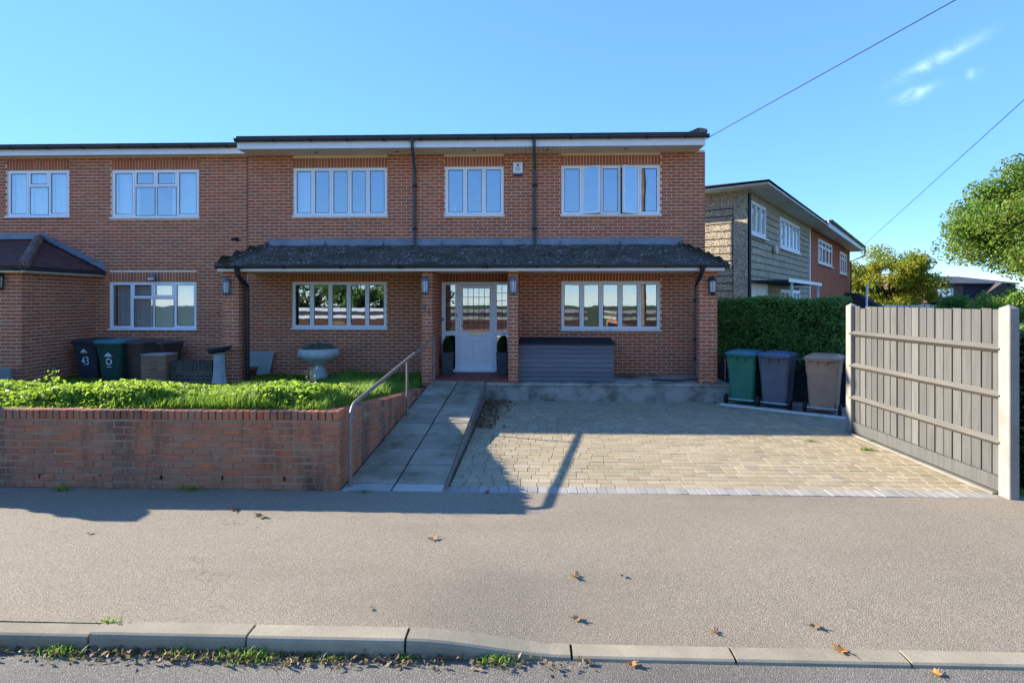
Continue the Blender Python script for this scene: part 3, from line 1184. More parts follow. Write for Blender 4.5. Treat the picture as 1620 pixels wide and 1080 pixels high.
rp = empty('ramp', (0, 0, 0), kind='structure')
MB().prism([(RY0 + 0.005, -0.15), (RY1, -0.15), (RY1, RZ1 - 0.03), (RY0 + 0.005, -0.02)], 'x', RX0 + 0.004, RX1 - 0.012).build('ramp_body', M['joint'], rp)
MB().prism([(RY0 + 0.01, -0.15), (RY1, -0.15), (RY1, RZ1 - 0.012), (RY0 + 0.01, -0.006)], 'x', RX1 - 0.03, RX1).build('ramp_edging', M['rail_metal'], rp)
slope = math.atan2(RZ1 - 0.012, RY1 - RY0)
yj = [RY0 + 0.005, RY0 + 0.21]
while yj[-1] + 0.61 < RY1 - 0.02:
    yj.append(yj[-1] + 0.605)
yj[-1] = RY1 - 0.004
mid = (RX0 + RX1) / 2 - 0.02
for i in range(len(yj) - 1):
    for (a, b) in ((RX0 + 0.006, mid - 0.012), (mid + 0.012, RX1 - 0.034)):
        L = (yj[i + 1] - yj[i]) / math.cos(slope) - 0.03
        Mx = Matrix.Translation((0, yj[i], ramp_z(yj[i]))) @ Matrix.Rotation(slope + random.gauss(0, 0.002), 4, 'X') @ Matrix.Rotation(random.gauss(0, 0.003), 4, 'Y')
        o = MB().cbox(a, b, 0, L, -0.04, 0.0, 0.005).build('paving_slab', M['slab_cut'] if i == 0 else M['slab'], rp)
        o.matrix_local = Mx

# ---- raised bed
def bed_z(y):
    return 0.80 - 0.50 * min(1, max(0, (y - 6.6) / (11.4 - 6.6)))


bb = MB()
bb.grid(lambda u, v: (u, v, bed_z(v) + 0.02 * math.sin(3 * u + 2 * v)), [-13 + 0.36 * i for i in range(31)], [YW + 0.2 + 0.36 * i for i in range(21)])
bb.build('garden_bed', M['soil'])['kind'] = 'structure'

# ---- garden wall
gw = empty('garden_wall', (-4.0, YW, 0), label='red brick retaining garden wall with brick on edge coping beside the pavement', cat='garden wall')
off = Matrix.Translation((4.0, -YW, 0))
WT = 0.87          # top of the wall
CO = 0.105         # brick-on-edge course


def wtop(x):
    if x > -6.0: return WT
    if x > -6.81: return WT + 0.47 * (-6.0 - x) / 0.81
    if x > -7.24: return WT + 0.47
    return WT


WL, WRX = -12.0, -2.09
back = MB()
prof = [(WL, -0.15), (WRX - 0.012, -0.15), (WRX - 0.012, WT - CO), (-6.0, WT - CO), (-6.81, WT + 0.44), (-7.23, WT + 0.44), (-7.23, WT - CO), (WL, WT - CO)]
back.prism(prof, 'y', YW + 0.010, YW + 0.21, M=off)


def rtop(y):
    return WT - (y - YW) * (WT - 0.34) / (11.25 - YW)


ry1 = 11.3
back.prism([(YW + 0.012, -0.15), (ry1, -0.15), (ry1, rtop(ry1) - CO), (YW + 0.012, WT - CO)], 'x', WRX - 0.212, WRX - 0.011, M=off)
back.build('wall_core', M['mortar_old'], gw)
br = lay_bricks(WL, WRX, 0.005, 1.4, top=lambda x: wtop(x) - CO + 0.004 if x > -6.05 or x < -7.24 else wtop(x), jit=0.005)
br = [(u_, v_, l_ - random.uniform(0, 0.008), h_ - random.uniform(0, 0.006), random.uniform(-0.006, 0.007)) for (u_, v_, l_, h_, d_) in br]
items = wall_items(br, off @ frame_front(YW), 0.09)
# weep holes
keep = []
weeps = [WRX - 0.65 - 0.68 * i for i in range(12)]
for it in items:
    T, s = it
    c = T.translation.x - 4.0
    keep.append(it)
sb = lay_bricks(YW + 0.002, ry1, 0.005, WT, top=lambda yv: rtop(yv) - CO + 0.01, bottom=lambda yv: ramp_z(yv) - 0.03, jit=0.002, phase=0.11)
sitems = wall_items(sb, off @ frame_side_pos(WRX), 0.09)
pieces(keep + sitems, brick_unit_worn, 'brick', M['brick_old'], gw, 300, key=lambda it: (it[0].translation - Vector((4.0, -YW, EYE))).length if it[1][0] > 0.15 else 50)
items = []
x = WRX - 0.075
while x > WL:
    if not (-7.24 < x < -6.0):
        items.append((off @ Matrix.Translation((x, YW + random.uniform(-0.008, 0.004), WT - CO + random.uniform(-0.004, 0.003))), (0.066, 0.215, CO - 0.004)))
    x -= 0.0765
yv = YW + 0.23
ra = -math.atan2(WT - 0.34, 11.25 - YW)
while yv < ry1 - 0.05:
    T = off @ Matrix.Translation((WRX + random.uniform(-0.004, 0.005), yv, rtop(yv) - CO)) @ Matrix.Rotation(R(90), 4, 'Z') @ Matrix.Rotation(-ra, 4, 'Y')
    items.append((T, (0.066, 0.215, CO - 0.004)))
    yv += 0.0765
pieces(items, brick_unit_worn, 'coping_brick', M['brick_old'], gw, 300, key=lambda it: (it[0].translation - Vector((4.0, -YW, EYE))).length)
# dark weep slots at the foot of the wall
for i in range(8):
    x = WRX - 0.62 - 0.69 * i
    MB().box(x, x + 0.022, YW - 0.004, YW + 0.003, 0.105, 0.15, M=off).build('weep_hole', M['black'], gw)


# =================================================================== HOUSE PARTS
def rebase(root, loc):
    loc = Vector(loc)
    for ch in root.children:
        ch.location = ch.location - loc
    root.location = root.location + loc


def curtain(parent, x0, x1, z0, z1, y, mat, waves=9, amp=0.02):
    n = waves * 6
    mb = MB()
    mb.grid(lambda u, v: (x0 + (x1 - x0) * u, y + amp * math.sin(u * waves * 2 * math.pi) + 0.006 * math.sin(u * 37 + v * 4), z0 + (z1 - z0) * v),
            [i / n for i in range(n + 1)], [0, 0.33, 0.66, 1])
    return mb.build('curtain', mat, parent)


def window(parent, x0, x1, z0, z1, Y, cols, depth=0.9, sill=True, open_=None, fw=0.055, sw=0.052, label=None, curtains=(), valance=False, room=None):
    """cols: list of (width share, split) ; split None = one light, else share of the height of the lower light"""
    fr = MB()
    fr.ring(x0, x1, z0, z1, fw * 0.55, Y, Y + 0.07)
    tot = sum(c[0] for c in cols)
    ix0, ix1 = x0 + fw * 0.5, x1 - fw * 0.5
    x = ix0
    cells = []
    for i, (w, sp) in enumerate(cols):
        xb = x + (ix1 - ix0) * w / tot
        a, b = x + (0.006 if i else 0), xb - (0.006 if i < len(cols) - 1 else 0)
        if i:
            fr.box(x - 0.012, x + 0.012, Y + 0.006, Y + 0.068, z0 + 0.02, z1 - 0.02)
        if sp is None:
            cells.append((a, b, z0 + fw * 0.5, z1 - fw * 0.5, True, i))
        else:
            zm = z0 + (z1 - z0) * sp
            fr.box(a - 0.004, b + 0.004, Y + 0.004, Y + 0.066, zm - 0.018, zm + 0.018)
            cells.append((a, b, z0 + fw * 0.5, zm - 0.006, False, i))
            cells.append((a, b, zm + 0.006, z1 - fw * 0.5, True, i))
        x = xb
    win = fr.build('window', M['upvc'], parent)
    if label:
        win['label'] = label
    for (a, b, c, d, sash, i) in cells:
        ang = (open_ or {}).get(i)
        w = sw if sash else 0.022
        lip = 0.012
        mb = MB()
        if ang:
            hinge = a if ang > 0 else b
            M0 = Matrix.Translation((-hinge, -(Y - 0.012), 0))
            mb.ring(a, b, c, d, w, Y - 0.012, Y + 0.04, lip, M=M0)
            o = mb.build('sash', M['upvc'], win)
            o.location = (hinge, Y - 0.012, 0)
            o.rotation_euler = (0, 0, -ang)
            g = MB().box(a + w - 0.006, b - w + 0.006, Y + 0.004, Y + 0.012, c + w - 0.006, d - w + 0.006, M=M0).build('pane', M['glass'], win)
            g.location = o.location
            g.rotation_euler = o.rotation_euler
            hb = MB().box((a + b) / 2 + (b - a) * (0.28 if ang > 0 else -0.28), (a + b) / 2 + (b - a) * (0.40 if ang > 0 else -0.40), Y + 0.045, Y + 0.06, c + (d - c) * 0.45, c + (d - c) * 0.47, M=M0).build('handle', M['upvc'], win)
            hb.location = o.location
            hb.rotation_euler = o.rotation_euler
        else:
            mb.ring(a, b, c, d, w, Y - (0.012 if sash else -0.008), Y + 0.04, lip)
            mb.build('sash' if sash else 'glazing_bead', M['upvc'], win)
            MB().box(a + w - 0.006, b - w + 0.006, Y + 0.006, Y + 0.014, c + w - 0.006, d - w + 0.006).build('pane', M['glass'], win)
            gk = MB().ring(a + w - 0.003, b - w + 0.003, c + w - 0.003, d - w + 0.003, 0.008, Y + 0.002, Y + 0.0055)
            gk.build('gasket', M['black'], win)
    if sill:
        MB().cbox(x0 - 0.03, x1 + 0.03, Y - 0.085, Y + 0.02, z0 - 0.035, z0 - 0.001, 0.006).build('sill', M['upvc'], win)
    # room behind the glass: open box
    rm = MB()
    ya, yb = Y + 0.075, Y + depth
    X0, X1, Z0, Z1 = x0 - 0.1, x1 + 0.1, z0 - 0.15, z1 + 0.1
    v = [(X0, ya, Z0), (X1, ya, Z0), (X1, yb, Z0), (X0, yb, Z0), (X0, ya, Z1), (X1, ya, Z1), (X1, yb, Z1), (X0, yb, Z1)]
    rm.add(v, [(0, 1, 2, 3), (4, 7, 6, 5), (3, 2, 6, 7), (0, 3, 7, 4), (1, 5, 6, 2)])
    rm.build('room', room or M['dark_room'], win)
    for (ca, cb, mat, wv) in curtains:
        curtain(win, x0 + (x1 - x0) * ca, x0 + (x1 - x0) * cb, z0, z1, Y + 0.16, mat, wv)
    if valance:
        n = len(cols)
        vm = MB()
        k = 120
        vm.grid(lambda u, v: (x0 + (x1 - x0) * u, Y + 0.12 + 0.004 * math.sin(u * 60), (z1 - 0.02) if v else z1 - 0.19 - 0.035 * math.cos(u * n * 2 * math.pi + math.pi * 0)), [i / k for i in range(k + 1)], [0, 1])
        vm.build('scalloped_blind', M['blind'], win)
    return win


def prect(x0, y0, x1, y1, Y):
    a, b = at(x0, y1, Y), at(x1, y0, Y)
    xm = (x0 + x1) / 2
    return a.x, b.x, at(xm, y1, Y).z, at(xm, y0, Y).z


def gutter(parent, x0, x1, y, z, r=0.055, brackets=(), axis='x', name='gutter'):
    prof = [(y - r - 0.006, z + 0.01), (y - r, z + 0.012)] + [(y - r * math.cos(t), z - r * math.sin(t) * 1.05) for t in [math.pi * i / 10 for i in range(11)]] + [(y + r, z + 0.01)]
    mb = MB()
    mb.sweep(prof, axis, x0, x1)
    for e in (x0, x1):
        pts = [(e, y - r * math.cos(t), z - r * math.sin(t) * 1.05) for t in [math.pi * i / 10 for i in range(11)]]
        if axis == 'y':
            pts = [(p[1], p[0], p[2]) for p in pts]
        mb.add(pts, [tuple(range(11))])
    g = mb.build(name, M['gutter'], parent)
    for b in brackets:
        q = MB()
        k = r * 1.13
        pr = [(y - k * math.cos(t), z - k * math.sin(t) * 1.08) for t in [math.pi * i / 8 - 0.05 for i in range(9)]] + [(y + k, z + 0.02), (y + k + 0.02, z - 0.10)]
        q.sweep(pr, axis, b - 0.016, b + 0.016)
        q.build('gutter_bracket', M['black'], g)
    return g


def hopper_pipe(parent, pts, mat, r=0.034, clips=()):
    mb = MB()
    mb.tube(pts, r, 10)
    o = mb.build('downpipe', mat, parent)
    for (x, y, z) in clips:
        c = MB()
        c.lathe([(r * 1.25, -0.03), (r * 1.3, -0.025), (r * 1.3, 0.025), (r * 1.25, 0.03)], 10, (x, y, z))
        c.box(x - 0.06, x + 0.06, y + r * 0.3, y + r * 0.6, z - 0.02, z + 0.02)
        c.build('pipe_clip', M['black'], o)
    return o


def lantern(name, loc, label, dark=False, group='wall lanterns'):
    """half lantern on a wall; back plate at y=0, front to -y"""
    root = empty(name, loc, 0, label, 'wall lantern', group)
    m = M['lantern_dark'] if dark else M['lantern']
    c = (0, -0.075, 0)
    MB().cbox(-0.035, 0.035, -0.02, 0, -0.10, 0.13, 0.006).build('back_plate', m, root)
    lp = MB()
    lp.lathe([(0.085, 0.135), (0.09, 0.15), (0.075, 0.185), (0.045, 0.215), (0.015, 0.225), (0.012, 0.255), (0.004, 0.27)], 12, c)
    lp.build('roof', m, root)
    MB().lathe([(0.062, -0.085), (0.075, 0.135)], 8, c, smooth=False).build('glass', M['frosted'], root)
    cg = MB()
    for k in range(8):
        t = 2 * math.pi * (k + 0.5) / 8
        cg.tube([(c[0] + 0.067 * math.cos(t), c[1] + 0.067 * math.sin(t), -0.09), (c[0] + 0.081 * math.cos(t), c[1] + 0.081 * math.sin(t), 0.14)], 0.006, 5)
    cg.build('cage', m, root)
    MB().lathe([(0.008, -0.165), (0.02, -0.15), (0.045, -0.125), (0.068, -0.10), (0.07, -0.085)], 12, c).build('base', m, root)
    arm = MB()
    arm.tube([(0, -0.01, -0.11), (0, -0.05, -0.13), (0, -0.07, -0.10)], 0.012, 6)
    arm.build('bracket', m, root)
    return root


def tile_rows(a, b, c, d, gauge, tw, th=0.018, over=1.55, jit=0.004):
    """tiles on a roof slope given by eave a->b and head d->c (quad a,b,c,d); returns items for pieces()"""
    a, b, c, d = map(Vector, (a, b, c, d))
    out = []
    L = ((d + c) / 2 - (a + b) / 2)
    along = (b - a).normalized()
    n = along.cross((L - along * L.dot(along)).normalized()).normalized()
    if n.z < 0: n = -n
    upv = n.cross(along).normalized()
    if upv.z < 0: upv = -upv
    H = (d - a).dot(upv)
    rows = max(1, int(H / gauge))
    g = H / rows
    for r_ in range(rows):
        t0 = r_ / rows
        p, q = a.lerp(d, t0), b.lerp(c, t0)
        u0, u1 = (p - a).dot(along), (q - a).dot(along)
        base = a + upv * (r_ * g)
        x = u0 - (tw / 2 if r_ % 2 else 0)
        while x < u1:
            xa, xb = max(x, u0), min(x + tw - 0.004, u1)
            x += tw
            if xb - xa < 0.03:
                continue
            rot = Matrix((along, upv, n)).transposed().to_4x4()
            T = Matrix.Translation(base + along * xa + n * (0.012 + random.uniform(0, jit))) @ rot @ Matrix.Rotation(-0.055 + random.gauss(0, 0.008), 4, 'X')
            ln = min(g * over, (rows - r_) * g + 0.0)
            out.append((T, (round((xb - xa) / 0.005) * 0.005, ln, th)))
    return out


def tile_unit(mb, Mx, s):
    mb.box(0, s[0], -0.02, s[1], 0, s[2], M=Mx)


# =================================================================== MAIN HOUSE
H = empty('house', label='two storey red brick house with mossy tiled canopy and white front door', cat='house')
YG = YF + 0.035
W = {}
for k, r_ in dict(w1=(465, 266, 613, 342), w2=(704.5, 264, 797, 341), w3=(888, 262, 1044, 340), g1=(463, 446, 612, 519), g2=(888, 445, 1044, 521)).items():
    W[k] = prect(*r_, YG)
HX0, HX1 = at(391, 400, YF).x, at(1115.5, 400, YF).x
ZT = 5.50
DOOR = prect(698.5, 446, 804, 590, YF - 0.12)
ZFL = 0.42
holes = []
sold = []
for k, (a, b, c, d) in W.items():
    top = ZT if k[0] == 'w' else d + 0.235
    holes.append((a - 0.002, b + 0.002, c - 0.03, top))
    sold += soldiers(a - 0.01, b + 0.01, d + 0.006, min(top, d + 0.232))
DH = DOOR[3]
LWX0, LWX1 = at(667, 500, YP).x, at(683.7, 500, YP).x        # wing walls either side of the door
RWX0, RWX1 = at(804, 500, YP).x, at(820, 500, YP).x
holes.append((DOOR[0] - 0.005, DOOR[1] + 0.06, 0, DH + 0.235))
sold += soldiers(LWX1, RWX0, DH + 0.006, DH + 0.235)
bricks = lay_bricks(HX0 + 0.012, HX1, 0.20, ZT, holes)
items = wall_items(bricks, frame_front(YF))
items += wall_items(sold, frame_front(YF))
# right flank
fl = lay_bricks(YF + 0.03, 15.6, 0.20, ZT)
items += wall_items(fl, frame_side_pos(HX1))
# backing with window openings: strips of wall between the openings
wall = MB()
HY1 = 19.2


def backing(mb, x0, x1, z0, z1, hs, ya, yb):
    xs_ = sorted({x0, x1} | {h[0] for h in hs} | {h[1] for h in hs})
    for i in range(len(xs_) - 1):
        a, b = xs_[i], xs_[i + 1]
        if a < x0 - 1e-6 or b > x1 + 1e-6: continue
        m = (a + b) / 2
        cur = z0
        for h in sorted([h for h in hs if h[0] < m < h[1]], key=lambda h: h[2]):
            if h[2] > cur: mb.box(a, b, ya, yb, cur, h[2])
            cur = h[3]
        if cur < z1: mb.box(a, b, ya, yb, cur, z1)


bh = [(a, b, c - 0.001, d + 0.001) for (a, b, c, d) in W.values()] + [(DOOR[0], DOOR[1], 0.2, DH)]
backing(wall, HX0, HX1 - 0.009, -0.3, ZT + 0.05, bh, YF + 0.005, YF + 0.22)
wall.box(HX1 - 0.25, HX1 - 0.009, YF + 0.22, HY1, -0.3, ZT + 0.05)
wall.box(HX0, HX1 - 0.25, HY1 - 0.2, HY1, -0.3, ZT + 0.05)
wall.box(HX0, HX0 + 0.2, YF + 0.22, HY1 - 0.2, -0.3, ZT + 0.05)
wall.box(HX0 + 2, HX1 - 0.15, HY1 + 0.002, 19.98, -0.3, 4.2)  # added unseen rear block, keeps sun off the lower gable next door
wp = wall.build('wall', M['mortar'], H)
# the vertical joint between the two houses
MB().box(HX0 - 0.006, HX0 + 0.008, YF - 0.001, YF + 0.008, 2.9, ZT).build('movement_joint', plain('red sealant', (0.14, 0.03, 0.025), 0.8), H)
# sooty patch of old lead plug etc. is left to the brick material
# piers and wing walls
PZ = 2.70
LPX0, LPX1 = at(352, 500, YP).x, at(378, 500, YP).x
RPX0, RPX1 = at(1106, 500, YP).x, at(1135, 500, YP).x
for (a, b, zb, deep, ph) in ((LPX0, LPX1, 0.15, YP + 0.34, 0), (RPX0, RPX1, ZL, YP + 0.34, 0.05), (LWX0, LWX1, 0.15, YF, 0), (RWX0, RWX1, ZL, YF, 0)):
    c = MB().box(a + 0.005, b - 0.005, YP + 0.005, deep, zb - 0.05, PZ).build('pier', M['mortar'], H)
    f1 = lay_bricks(a, b, zb, PZ, phase=a + ph)
    items2 = wall_items(f1, frame_front(YP))
    items2 += wall_items(lay_bricks(YP + 0.002, deep, zb, PZ, phase=YP + 0.11), frame_side_pos(b))
    items2 += wall_items(lay_bricks(-deep, -YP - 0.002, zb, PZ, phase=-YP), frame_side_neg(a))
    for it in items2:
        items.append(it)
pieces(items, brick_unit, 'brick', M['brick'], wp, 300, key=near_key)

# windows
five = [(1, None)] * 5
window(H, *W['w1'], YG, five, curtains=((0.02, 0.2, M['curtain'], 5),))
w2 = window(H, *W['w2'], YG, [(1, None)] * 3)
window(H, *W['w3'], YG, five, open_={1: R(24), 3: -R(24)}, label='white five light window with two casements standing open')
window(H, *W['g1'], YG, five, valance=True)
window(H, *W['g2'], YG, five)

# small things seen on the upstairs sills
sx = W['w2']
MB().lathe([(0.05, 0), (0.075, 0.05), (0.06, 0.11), (0.03, 0.15), (0.045, 0.2), (0.03, 0.27), (0.005, 0.30)], 12, (sx[0] + 0.19, YG + 0.20, sx[2] + 0.02)).build('pink_ornament', plain('pink ornament', (0.6, 0.33, 0.42), 0.6), H)

# floor of the porch
fl_ = empty('porch_floor', (0, 0, 0), kind='structure')
MB().box(LWX1 + 0.004, RWX0 - 0.004, YP + 0.03, YF + 0.1, -0.1, ZFL - 0.022).build('floor_bed', M['mortar_old'], fl_)
nx, ny = 8, 7
for i in range(nx):
    for j in range(ny):
        wx, wy = (RWX0 - LWX1 - 0.02) / nx, (YF + 0.06 - YP - 0.02) / ny
        MB().cbox(LWX1 + 0.01 + i * wx, LWX1 + 0.01 + (i + 1) * wx - 0.006, YP + 0.02 + j * wy, YP + 0.02 + (j + 1) * wy - 0.006, ZFL - 0.02, ZFL, 0.003).build('quarry_tile', M['red_tile'], fl_)
for i in range(nx):
    wx = (RWX0 - LWX1 - 0.02) / nx
    MB().cbox(LWX1 + 0.01 + i * wx, LWX1 + 0.01 + (i + 1) * wx - 0.006, YP + 0.012, YP + 0.028, ZL - 0.04, ZFL - 0.024, 0.003).build('riser_tile', M['red_tile'], fl_)

# ---- front door set
YD = YF - 0.10
dfm = MB()
dx0, dx1, dz0, dz1 = DOOR
zt_ = at(750, 583, YD).z


def X_(z6): return at(660 + z6 / 5.4, 500, YD).x          # from the enlarged crop
def Z_(z6): return at(750, 420 + z6 / 5.4, YD).z


fr = MB()
bx = fr.box
bx(dx0, dx1, YD, YD + 0.07, Z_(165), dz1)                     # head
bx(dx0, X_(240), YD, YD + 0.07, ZFL, Z_(165))                 # left jamb
bx(X_(768), dx1, YD, YD + 0.07, ZFL, Z_(165))                 # right jamb
for (a, b) in ((325, 357), (647, 680)):
    bx(X_(a), X_(b), YD, YD + 0.07, ZFL, Z_(165))
for (a, b) in ((240, 325), (680, 768)):
    bx(X_(a), X_(b), YD + 0.002, YD + 0.068, Z_(598), Z_(560))
    bx(X_(a), X_(b), YD + 0.002, YD + 0.068, ZFL, ZFL + 0.06)
door_set = fr.build('door_frame', M['upvc'], H)
dl = MB()
lx0, lx1, lz0, lz1 = X_(359), X_(645), ZFL + 0.055, Z_(168)
gx0, gx1, gz0, gz1 = X_(387), X_(620), Z_(560), Z_(193)
y0, y1 = YD + 0.012, YD + 0.06
dl.box(lx0, gx0, y0, y1, lz0, lz1)
dl.box(gx1, lx1, y0, y1, lz0, lz1)
dl.box(gx0, gx1, y0, y1, gz1, lz1)
dl.box(gx0, gx1, y0, y1, lz0, gz0)
leaf = dl.build('door', M['upvc'], H)
leaf['label'] = 'white panelled front door with leaded glass'
for (a, b) in ((408, 485), (527, 597)):
    MB().ring(X_(a), X_(b), Z_(826), Z_(630), 0.022, y0 - 0.012, y0 + 0.002, 0.012).build('panel_moulding', M['upvc'], leaf)
    MB().cbox(X_(a) + 0.035, X_(b) - 0.035, y0 - 0.008, y0 + 0.002, Z_(826) + 0.035, Z_(630) - 0.035, 0.006).build('raised_panel', M['upvc'], leaf)
MB().ring(X_(372), X_(632), Z_(868), Z_(600), 0.012, y0 - 0.006, y0 + 0.002, 0.006).build('panel_bead', M['upvc'], leaf)
MB().ring(gx0 - 0.02, gx1 + 0.02, gz0 - 0.02, gz1 + 0.02, 0.026, y0 - 0.014, y0 + 0.004, 0.012).build('glazing_bead', M['upvc'], leaf)
MB().box(gx0, gx1, y0 + 0.012, y0 + 0.02, gz0, gz1).build('pane', M['glass'], leaf)


def leads(x0, x1, z0, z1, nc, nr, yy, parent):
    for i in range(1, nc):
        x = x0 + (x1 - x0) * i / nc
        MB().box(x - 0.006, x + 0.006, yy - 0.004, yy + 0.001, z0, z1).build('lead_came', M['gutter'], parent)
    for j in range(1, nr):
        z = z0 + (z1 - z0) * j / nr - (0.01 if j else 0)
        MB().box(x0, x1, yy - 0.0055, yy - 0.0005, z - 0.006, z + 0.006).build('lead_came', M['gutter'], parent)


leads(gx0, gx1, gz0, gz1, 5, 5, y0 + 0.0105, leaf)
MB().cbox(X_(445), X_(557), y0 - 0.012, y0 + 0.001, Z_(598), Z_(570), 0.004).build('letterbox', M['brass'], leaf)
hd = MB()
hd.cbox(X_(362), X_(376), y0 - 0.012, y0 + 0.001, Z_(560), Z_(490), 0.003)
hd.tube([(X_(369), y0 - 0.01, Z_(513)), (X_(369), y0 - 0.045, Z_(513)), (X_(410), y0 - 0.048, Z_(511))], 0.009, 7)
hd.build('door_handle', M['chrome'], leaf)
MB().cbox(X_(333), X_(343), YD - 0.012, YD + 0.001, Z_(440), Z_(410), 0.003).build('doorbell', M['lantern'], door_set)
MB().cbox(X_(216), X_(226), YD - 0.012, YD + 0.001, Z_(475), Z_(448), 0.003).build('bell_push', M['black'], door_set)
MB().cbox(X_(310), X_(678), YD - 0.09, YD + 0.05, ZFL + 0.002, ZFL + 0.055, 0.006).build('threshold', M['upvc'], door_set)
for (a, b) in ((240, 325), (680, 768)):
    for (zl, zh, nr) in ((Z_(560), Z_(165), 6), (ZFL + 0.06, Z_(598), 0)):
        MB().box(X_(a), X_(b), YD + 0.03, YD + 0.038, zl, zh).build('pane', M['glass'], door_set)
        if nr:
            leads(X_(a), X_(b), zl, zh, 2, nr, YD + 0.0285, door_set)
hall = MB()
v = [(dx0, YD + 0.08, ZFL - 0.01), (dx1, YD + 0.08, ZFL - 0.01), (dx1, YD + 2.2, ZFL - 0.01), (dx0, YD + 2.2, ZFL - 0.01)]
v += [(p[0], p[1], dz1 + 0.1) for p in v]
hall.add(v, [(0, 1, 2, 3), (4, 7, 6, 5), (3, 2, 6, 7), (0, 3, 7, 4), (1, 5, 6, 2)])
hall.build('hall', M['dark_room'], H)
# house number on the left wing wall
for (ch, px, py) in (('4', 671.2, 487.5), ('1', 679, 493)):
    p = at(px, py, YP - 0.012)
    o = link('house_number', text_mesh(ch, 0.19, M['silver'], 0.005), H, p)
    o.rotation_euler = (R(90), 0, 0)

# ---- main roof: fascia, soffit boards, gutter, felt
YE = 12.65
FX0, FX1 = at(375, 230, YE).x, at(1116, 230, YE).x
MB().box(FX0, FX1, YE, YE + 0.022, ZT - 0.005, ZT + 0.165).build('fascia', M['fascia'], H)
MB().box(FX0, FX0 + 0.022, YE + 0.022, YF, ZT - 0.005, ZT + 0.165).build('fascia', M['fascia'], H)
items = []
x = FX0 + 0.025
while x < FX1 - 0.02:
    items.append((Matrix.Translation((x, YE + 0.024, ZT + 0.002)), (min(0.094, FX1 - x), YF - YE - 0.026, 0.012)))
    x += 0.10
pieces(items, brick_unit, 'soffit_board', M['soffit'], H, 300)
MB().box(FX0 + 0.02, FX1, YE + 0.024, YF + 0.2, ZT + 0.018, ZT + 0.03).build('soffit_backing', M['black'], H)
gutter(H, FX0 - 0.02, FX1 + 0.06, YE - 0.062, ZT + 0.20, 0.06, [FX0 + 0.05 + 0.83 * i for i in range(13)])
rf = MB()
rf.prism([(YE - 0.045, ZT + 0.17), (HY1 + 0.05, ZT + 0.17), (HY1 + 0.05, ZT + 0.25), (YE + 3.0, ZT + 0.42), (YE - 0.045, ZT + 0.275), ], 'x', FX0, FX1 + 0.01)
rf.build('roof', M['felt'], H)
vc = MB()
p0, p1 = at(1085, 205, YE).x, FX1 + 0.04
vc.prism([(p0, ZT + 0.26), (p1, ZT + 0.26), (p1, ZT + 0.33), (p1 - 0.08, ZT + 0.36), (p0 + 0.26, ZT + 0.37)], 'y', YE - 0.02, YE + 0.9)
vc.build('verge_cap', M['concrete'], H)
for (px, py) in ((500, 241), (628, 240), (750, 238), (866, 237), (990, 235)):
    p = atz(px, py, ZT)
    MB().lathe([(0.045, -0.006), (0.045, 0.003), (0.02, 0.004)], 12, (p.x, p.y, ZT - 0.001)).build('soffit_downlight', M['lantern'], H)
# downpipes from the eaves to the canopy
for px in (656, 845):
    xt, xb = at(px - 3 if px == 656 else px, 230, YE).x, at(px + 1, 300, YF).x
    zb = at(px, 386, YF).z
    pts = [(xt, YE - 0.062, ZT + 0.15), (xt, YE - 0.062, ZT + 0.04), (xt, YE - 0.05, ZT - 0.03), (xb, YF - 0.09, ZT - 0.32), (xb, YF - 0.06, ZT - 0.42), (xb, YF - 0.06, zb)]
    hopper_pipe(H, pts, M['pipe'], 0.036, [(xb, YF - 0.06, ZT - 0.75), (xb, YF - 0.06, zb + 0.35)])
    MB().lathe([(0.036, -0.09), (0.045, -0.03), (0.05, 0.02)], 10, (xt, YE - 0.062, ZT + 0.16)).build('gutter_outlet', M['gutter'], H)

# ---- tiled canopy along the front
YC = 11.70
ZC = 2.80
CX0, CX1 = at(343, 415, YC).x, at(1149, 415, YC).x
ZH = at(600, 389, YF).z
TX0, TX1 = at(424, 385, YF).x, at(1076, 380, YF).x
can = MB()
can.add([(CX0, YC, ZC - 0.01), (CX1, YC, ZC - 0.01), (TX1, YF, ZH - 0.01), (TX0, YF, ZH - 0.01), (CX0 + 0.02, YF, ZC - 0.01), (CX1 - 0.02, YF, ZC - 0.01)],
        [(0, 1, 2, 3), (0, 3, 4), (1, 5, 2)])
canopy = can.build('canopy_roof', M['felt'], H)
items = tile_rows((CX0, YC - 0.03, ZC), (CX1, YC - 0.03, ZC), (TX1, YF, ZH), (TX0, YF, ZH), 0.145, 0.168, 0.016)
items += tile_rows((CX0, YF, ZC), (CX0, YC - 0.03, ZC), (TX0 + 0.01, YF - 0.02, ZH), (TX0, YF, ZH), 0.145, 0.168, 0.016)
items += tile_rows((CX1, YC - 0.03, ZC), (CX1, YF, ZC), (TX1, YF, ZH), (TX1 - 0.01, YF - 0.02, ZH), 0.145, 0.168, 0.016)
pieces(items, tile_unit, 'roof_tile', M['tile'], canopy, 300, key=lambda it: it[0].translation.z + 0.02 * abs(it[0].translation.x))
